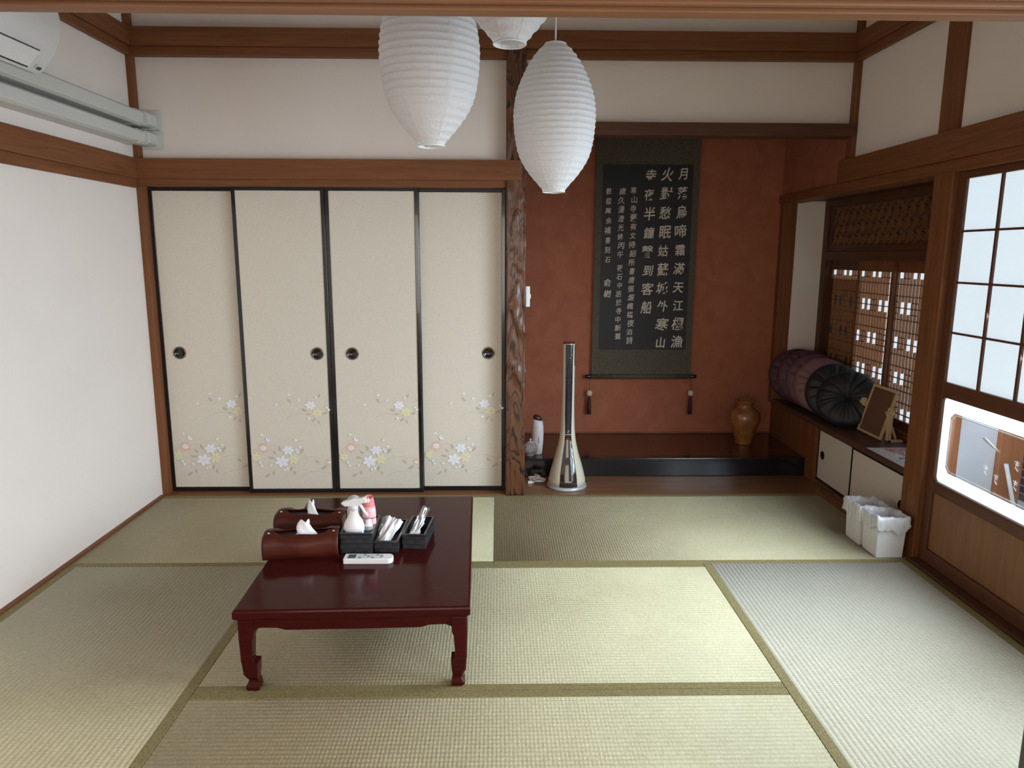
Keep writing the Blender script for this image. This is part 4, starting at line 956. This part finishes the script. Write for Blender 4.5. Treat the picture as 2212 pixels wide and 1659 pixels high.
# ------------------------------------------------------------------ cushions on the shelf
def velvet(name, col):
    m, nt, b = new_mat(name); b.inputs['Base Color'].default_value = (*col, 1); b.inputs['Roughness'].default_value = 0.55
    b.inputs['Sheen Weight'].default_value = 0.35; b.inputs['Sheen Roughness'].default_value = 0.35; b.inputs['Sheen Tint'].default_value = (*[min(1, c*4+0.05) for c in col], 1)
    n = noise(nt, coords(nt), 160, 3); bump(nt, b, n, 0.15, 0.002); return m
def cushion(loc, n, R, T, mat, label, seed, grp):
    rnd = random.Random(seed); SEG, K = 132, 16; o = empty('round_cushion', loc, label, 'cushion', grp)
    nv = Vector(n).normalized(); o.rotation_euler = nv.to_track_quat('Z', 'Y').to_euler()
    ph = [(rnd.choice((11, 13, 17, 19, 23, 29)), rnd.uniform(0, 6.3), rnd.uniform(0.4, 1)) for _ in range(5)]
    def fold(a, s):
        v = sum(w_*abs(math.sin(k*a/2+p+s*2.1)) for k, p, w_ in ph)/sum(w_ for _, _, w_ in ph); return v-0.62
    prof = []
    for i in range(K+1):
        t = i/K; q = PI/2*t; prof.append((R*(math.sin(q)**0.80) if t > 0 else 0.003, T/2*(math.cos(q)**0.75)-0.030*math.exp(-(t/0.13)**2)*1.2, t))
    full = [(r, z, t, 1) for r, z, t in prof]+[(r, -z, t, -1) for r, z, t in reversed(prof[:-1])]
    rings = []
    for a_i in range(SEG):
        a = 2*PI*a_i/SEG; line = []
        for r, z, t, s in full:
            amp = 0.034*math.sin(PI*min(1, t*1.02+0.08))**0.9*(1-0.72*t)
            f_ = fold(a, 0 if s > 0 else 1)
            line.append((r*(1+0.012*math.sin(3*a+seed))*math.cos(a), r*(1+0.012*math.sin(3*a+seed))*math.sin(a), z+s*amp*f_))
        rings.append(line)
    rings.append(rings[0])
    mb = MB(); mb.loft(rings, 0, True, close=False)
    ob = mb.build('pleated_cover', mat, o)
    MB().lathe([(0.0, -0.006), (0.007, -0.004), (0.009, 0.0), (0.006, 0.004), (0.0, 0.005)], (0, 0, T/2-0.026), 16, cap=False).build('centre_knot', mat, o)
VB = velvet('black_velvet', (0.012, 0.013, 0.015)); VM = [velvet('plum_velvet_dark', (0.060, 0.022, 0.035)), velvet('plum_velvet', (0.080, 0.030, 0.046)), velvet('mauve_velvet', (0.115, 0.048, 0.062)), velvet('pale_mauve_velvet', (0.20, 0.095, 0.112))]
g_ = 'round velvet cushions on the shelf'
cushion((3.985, 0.800, 0.574), (-0.30, -0.93, 0.20), 0.185, 0.115, VM[0], 'dark plum velvet cushion, rearmost of the row against the alcove corner', 11, g_)
cushion((4.000, 0.690, 0.578), (-0.30, -0.93, 0.22), 0.187, 0.115, VM[1], 'plum velvet cushion, second from the rear of the shelf row', 12, g_)
cushion((4.005, 0.570, 0.572), (-0.30, -0.92, 0.28), 0.182, 0.110, VM[2], 'dusky mauve velvet cushion, third from the rear of the shelf row', 13, g_)
cushion((4.010, 0.450, 0.566), (-0.32, -0.90, 0.34), 0.180, 0.110, VM[3], 'palest mauve velvet cushion, directly behind the two black ones', 14, g_)
cushion((4.015, 0.295, 0.556), (-0.34, -0.86, 0.42), 0.178, 0.115, VB, 'black velvet cushion between the mauve cushions and the front black one', 15, g_)
cushion((4.010, 0.120, 0.546), (-0.42, -0.74, 0.56), 0.178, 0.125, VB, 'front black velvet cushion with radiating pleats, nearest the wooden stand', 16, g_)

# ------------------------------------------------------------------ tabletop mirror and paper on the shelf
mr = empty('tabletop_mirror', (4.02, -0.125, 0.386), 'pale wooden tabletop swivel mirror with a brown back, tilted, on the window shelf', 'mirror')
Mt = Matrix.Rotation(0.27, 4, 'Y')
pn = MB()
for bx in ((-0.006, 0.008, -0.125, 0.125, 0.0, 0.014), (-0.006, 0.008, -0.125, 0.125, 0.266, 0.280), (-0.006, 0.008, -0.125, -0.111, 0.014, 0.266), (-0.006, 0.008, 0.111, 0.125, 0.014, 0.266)): pn.box(*bx, M=Matrix.Translation((0, 0, 0.006)) @ Mt)
pn.build('mirror_frame', PALEW, mr, bev=0.0015)
MB().box(-0.001, 0.004, -0.111, 0.111, 0.014, 0.266, M=Matrix.Translation((0, 0, 0.006)) @ Mt).build('back_board', plain('hardboard', (0.16, 0.075, 0.045), 0.55, bumpy=0.1, bscale=300), mr)
for s in (-1, 1):
    y = s*0.143
    st = MB().box(0.020, 0.044, y-0.010, y+0.010, 0.0, 0.19).build('upright', PALEW, mr, bev=0.0015)
    MB().lathe([(0.013, -0.004), (0.015, 0.0), (0.015, 0.010), (0.012, 0.013)], seg=20, M=Matrix.Translation((0.030, y+s*0.012, 0.165)) @ Matrix.Rotation(-s*PI/2, 4, 'X')).build('knob', PALEW, st)
MB().obox((0.085, -0.120, 0.012), (0.022, -0.120, 0.165), 0.014, 0.012).build('rear_strut', PALEW, mr, bev=0.001)
MB().box(0.020, 0.110, -0.153, -0.133, 0.0, 0.012).box(0.020, 0.110, 0.133, 0.153, 0.0, 0.012).build('foot', PALEW, mr, bev=0.001)
def leaflet_mat():
    m, nt, b = new_mat('printed_leaflet'); v = coords(nt, (1, 1, 1)); n = noise(nt, v, 45, 5, 0.75)
    r = ramp(nt, n, [(0.36, (0.30, 0.02, 0.03)), (0.48, (0.55, 0.10, 0.10)), (0.56, (0.72, 0.55, 0.50)), (0.66, (0.80, 0.78, 0.76))]); r.color_ramp.interpolation = 'LINEAR'
    lk(nt, r.outputs[0], b.inputs['Base Color']); b.inputs['Roughness'].default_value = 0.25; return m
lf = empty('printed_leaflet', (3.99, -0.56, 0.3862), 'glossy printed leaflet with red photos lying on the near end of the shelf', 'leaflet')
MB().box(3.876, 4.12, -0.78, -0.388, 0.3862, 0.3880).build('sheet', plain('leaflet_white', (0.80, 0.84, 0.90), 0.25), lf, world=True)
MB().prism([(3.945, -0.405), (4.115, -0.405), (4.115, -0.565), (3.985, -0.565)], 'z', 0.3880, 0.3883).build('red_picture', leaflet_mat(), lf, world=True)
gm = MB(); rnd = random.Random(5)
for i in range(34): x = rnd.uniform(3.895, 4.105); y = rnd.uniform(-0.76, -0.585); gm.box(x, x+rnd.uniform(0.008, 0.03), y, y+rnd.uniform(0.004, 0.014), 0.3880, 0.3883)
gm.build('printed_text', plain('print_grey', (0.18, 0.18, 0.20), 0.4), lf, world=True)

# ------------------------------------------------------------------ waste bins
LINER = plain('bag_liner', (0.70, 0.70, 0.71), 0.35, bumpy=0.9, bscale=55, coat=0.2)
def bin_(loc, label, seed, drop):
    b = empty('waste_bin', loc, label, 'bin', 'white waste bins'); sx, sy, h = 0.122, 0.128, 0.195
    def ring(k, z, e=0): s = 1+0.10*z/h; return [(x*(sx/2*s+e), y*(sy/2*s+e), z) for x, y in ((-1,-1), (1,-1), (1,1), (-1,1))]
    m = MB(); m.loft([ring(0, 0), ring(0, h)], 0, False, cap=False); m.loft([ring(0, 0.004, -0.004), ring(0, h, -0.004)], 0, False, cap=False)
    o0 = MB(); m.add(ring(0, 0), [(0, 1, 2, 3)]); m.add(ring(0, h)+ring(0, h, -0.004), [(k, (k+1) % 4, (k+1) % 4+4, k+4) for k in range(4)])
    m.build('bin_body', plain('bin_white_%d' % seed, (0.80, 0.80, 0.79), 0.45), b)
    rnd = random.Random(seed); N = 72; per = []
    for k in range(N):
        t = 4*k/N; s = int(t); f_ = t-s; c = ((-1,-1), (1,-1), (1,1), (-1,1)); p, q = c[s], c[(s+1) % 4]; per.append((p[0]+(q[0]-p[0])*f_, p[1]+(q[1]-p[1])*f_))
    ph = [rnd.uniform(0, 6) for _ in range(6)]; rings = []
    ST = [(-0.012, h-0.07), (-0.008, h-0.02), (-0.003, h+0.004), (0.004, h+0.004), (0.008, h-0.012), (0.010, h-0.035), (0.009, h-drop)]
    for i, (e, z) in enumerate(ST):
        ring_ = []
        for k, (x, y) in enumerate(per):
            a = 2*PI*k/N; s = 1+0.10*min(z, h)/h; wv = 0.0045*math.sin(9*a+ph[0]+i*1.3)+0.004*math.sin(17*a+ph[1]-i*1.9)+0.003*math.sin(29*a+ph[2]+i)
            zz_ = z+(0.010*math.sin(3*a+ph[3])+0.007*math.sin(7*a+ph[4])+0.004*math.sin(15*a+ph[5]))*(1 if i == 6 else (0.35 if i in (2, 3) else 0.2))
            ring_.append((x*(sx/2*s+e+abs(wv)*(1 if i > 2 else -1)), y*(sy/2*s+e+abs(wv)*(1 if i > 2 else -1)), zz_))
        rings.append(ring_)
    MB().loft(rings, 0, True, cap=False).build('bag_liner', LINER, b)
bin_((3.750, -0.840, 0.0015), 'front white waste bin with a crumpled bag liner, beside the wooden post', 1, 0.060)
bin_((3.742, -0.690, 0.0015), 'rear white waste bin, behind the other bin by the cupboard', 2, 0.072)

# ------------------------------------------------------------------ air conditioner and ducts
ac = empty('air_conditioner', (0.0, -1.35, 2.07), 'white wall mounted air conditioner high on the left wall', 'air conditioner')
AP = [(-0.02, 2.36), (0.185, 2.36), (0.205, 2.335), (0.213, 2.29), (0.211, 2.257), (0.202, 2.206), (0.183, 2.163), (0.152, 2.120), (0.122, 2.090), (0.105, 2.080), (0.086, 2.090), (0.083, 2.122), (-0.02, 2.122)]
MB().prism(AP, 'y', -1.76, -0.955, sm=True).build('housing', ACW, ac, world=True, bev=0.003)
def on_ac(p, q, y0, y1, off, th, name, mat):
    (xa, za), (xb, zb) = p, q; d = Vector((xb-xa, 0, zb-za)).normalized(); n = Vector((-d.z, 0, d.x)); n = n if n.z < 0 else -n
    a, b_ = Vector((xa, 0, za))+n*off, Vector((xb, 0, zb))+n*off; m = MB(); pts = [a, b_, b_+n*th, a+n*th]
    m.prism([(v.x, v.z) for v in pts], 'y', y0, y1); return m.build(name, mat, ac, world=True)
on_ac((0.175, 2.151), (0.118, 2.088), -1.70, -1.045, -0.001, 0.0035, 'flap_gap', DARKP)
on_ac((0.172, 2.148), (0.124, 2.094), -1.695, -1.050, 0.0015, 0.006, 'air_flap', ACW)
on_ac((0.1335, 2.1015), (0.124, 2.092), -1.000, -0.974, 0.0, 0.0012, 'sensor_window', DARKP)
mk = MB()
for k in range(4): on_ac((0.138-0.004*k, 2.106-0.004*k), (0.1365-0.004*k, 2.1045-0.004*k), -1.022+0.002*k, -1.006, 0.0, 0.0008, 'printed_mark', GREYP)
def duct(z0, z1, label):
    d = empty('pipe_duct', (0.03, -1.4, z0), label, 'duct', 'pipe ducts on the left wall')
    MB().prism([(-0.02, z0), (0.062, z0), (0.080, z0+0.010), (0.080, z1-0.012), (0.060, z1), (-0.02, z1)], 'y', -2.79, -0.09, sm=False).build('duct_cover', DUCT, d, world=True, bev=0.004)
    e_ = 0.003
    MB().prism([(-0.015, z0-e_), (0.066, z0-e_), (0.084, z0+0.010), (0.084, z1-0.012), (0.064, z1+e_), (-0.015, z1+e_)], 'y', -0.10, -0.045, sm=False).build('joint_sleeve', DUCT, d, world=True, bev=0.003)
    MB().prism([(0.014, z0), (0.080, z0), (0.104, z0+0.010), (0.104, z1-0.012), (0.084, z1), (0.014, z1)], 'y', -0.045, 0.056, sm=False).build('end_elbow', DUCT, d, world=True, bev=0.004)
    pl = [(0.013, z0-0.014), (0.118, z0-0.014), (0.138, z0+0.004), (0.138, z1+0.002), (0.118, z1+0.018), (0.013, z1+0.018)]
    MB().prism(pl, 'y', 0.050, 0.060).build('wall_plate', DUCT, d, world=True, bev=0.004)
duct(2.042, 2.118, 'upper white pipe duct running along the left wall below the air conditioner')
duct(1.948, 2.020, 'lower white pipe duct running along the left wall, just above the rail')

# ------------------------------------------------------------------ paper lanterns
def lantern(bottom, label, seed):
    W2, HH = 0.155, 0.527; o = empty('paper_lantern', bottom, label, 'lantern', 'white paper lanterns')
    P = [(0.27, 0.0), (0.31, 0.02), (0.62, 0.125), (0.84, 0.23), (0.945, 0.34), (1.0, 0.50), (0.985, 0.58), (0.94, 0.66), (0.82, 0.76), (0.64, 0.865), (0.43, 0.95), (0.25, 1.0)]
    def rad(t):
        for i in range(len(P)-1):
            if P[i][1] <= t <= P[i+1][1]:
                u = (t-P[i][1])/(P[i+1][1]-P[i][1]); a = P[max(i-1, 0)]; b_, c = P[i], P[i+1]; d = P[min(i+2, len(P)-1)]
                m1 = (c[0]-a[0])/(c[1]-a[1])*(c[1]-b_[1]); m2 = (d[0]-b_[0])/(d[1]-b_[1])*(c[1]-b_[1])
                return ((2*u**3-3*u*u+1)*b_[0]+(u**3-2*u*u+u)*m1+(-2*u**3+3*u*u)*c[0]+(u**3-u*u)*m2)
        return P[-1][0]
    rnd = random.Random(seed); NR = 25; SEG = 96; rings = []; ph = [[rnd.uniform(-1, 1) for _ in range(SEG)] for _ in range(NR*6+1)]
    for k in range(NR*6+1):
        t = k/(NR*6); f_ = (k % 6)/6.0; sag = 0.0052*math.sin(PI*f_)**0.7; ring = []
        for i in range(SEG):
            a = 2*PI*i/SEG; s = 1 if i % 16 else 0.3
            tw = 0.0022*math.sin(2*a+seed)                       # hoops sit slightly askew
            r = W2*rad(t)-sag*s+ph[k][i]*0.0004
            ring.append((r*math.cos(a), r*math.sin(a), t*HH+tw))
        rings.append(ring)
    sh = MB().loft(rings, 0, True, cap=False).build('paper_shade', WASHI, o, fixn=False)
    rr = W2*0.27
    MB().tube([(rr*math.cos(2*PI*i/40), rr*math.sin(2*PI*i/40), 0.001) for i in range(41)], 0.0022, 6).build('bottom_ring', WHITE, o)
    MB().tube([(W2*0.25*math.cos(2*PI*i/40), W2*0.25*math.sin(2*PI*i/40), HH) for i in range(41)], 0.0022, 6).build('top_ring', WHITE, o)
    MB().tube([(-rr, 0.012, 0.012), (rr, -0.012, 0.012)], 0.0014, 6).build('cross_wire', WHITE, o)
    MB().tube([(0, 0, HH-0.05), (0.001, 0, HH+0.3), (0, 0, 2.75-bottom[2])], 0.0034, 8).build('cord', CORD, o)
    MB().lathe([(0.016, HH-0.12), (0.018, HH-0.05), (0.008, HH-0.03)], seg=20).build('lamp_holder', WHITE, o)
lantern((1.721, -1.666, 1.716), 'large white paper lantern left of the others, hanging in front of the plaster wall', 1)
lantern((2.142, -1.201, 1.618), 'white egg shaped paper lantern hanging lowest, beside the scroll', 2)
lantern((1.960, -2.042, 1.915), 'white paper lantern cut off by the top lintel, only its open base showing', 3)
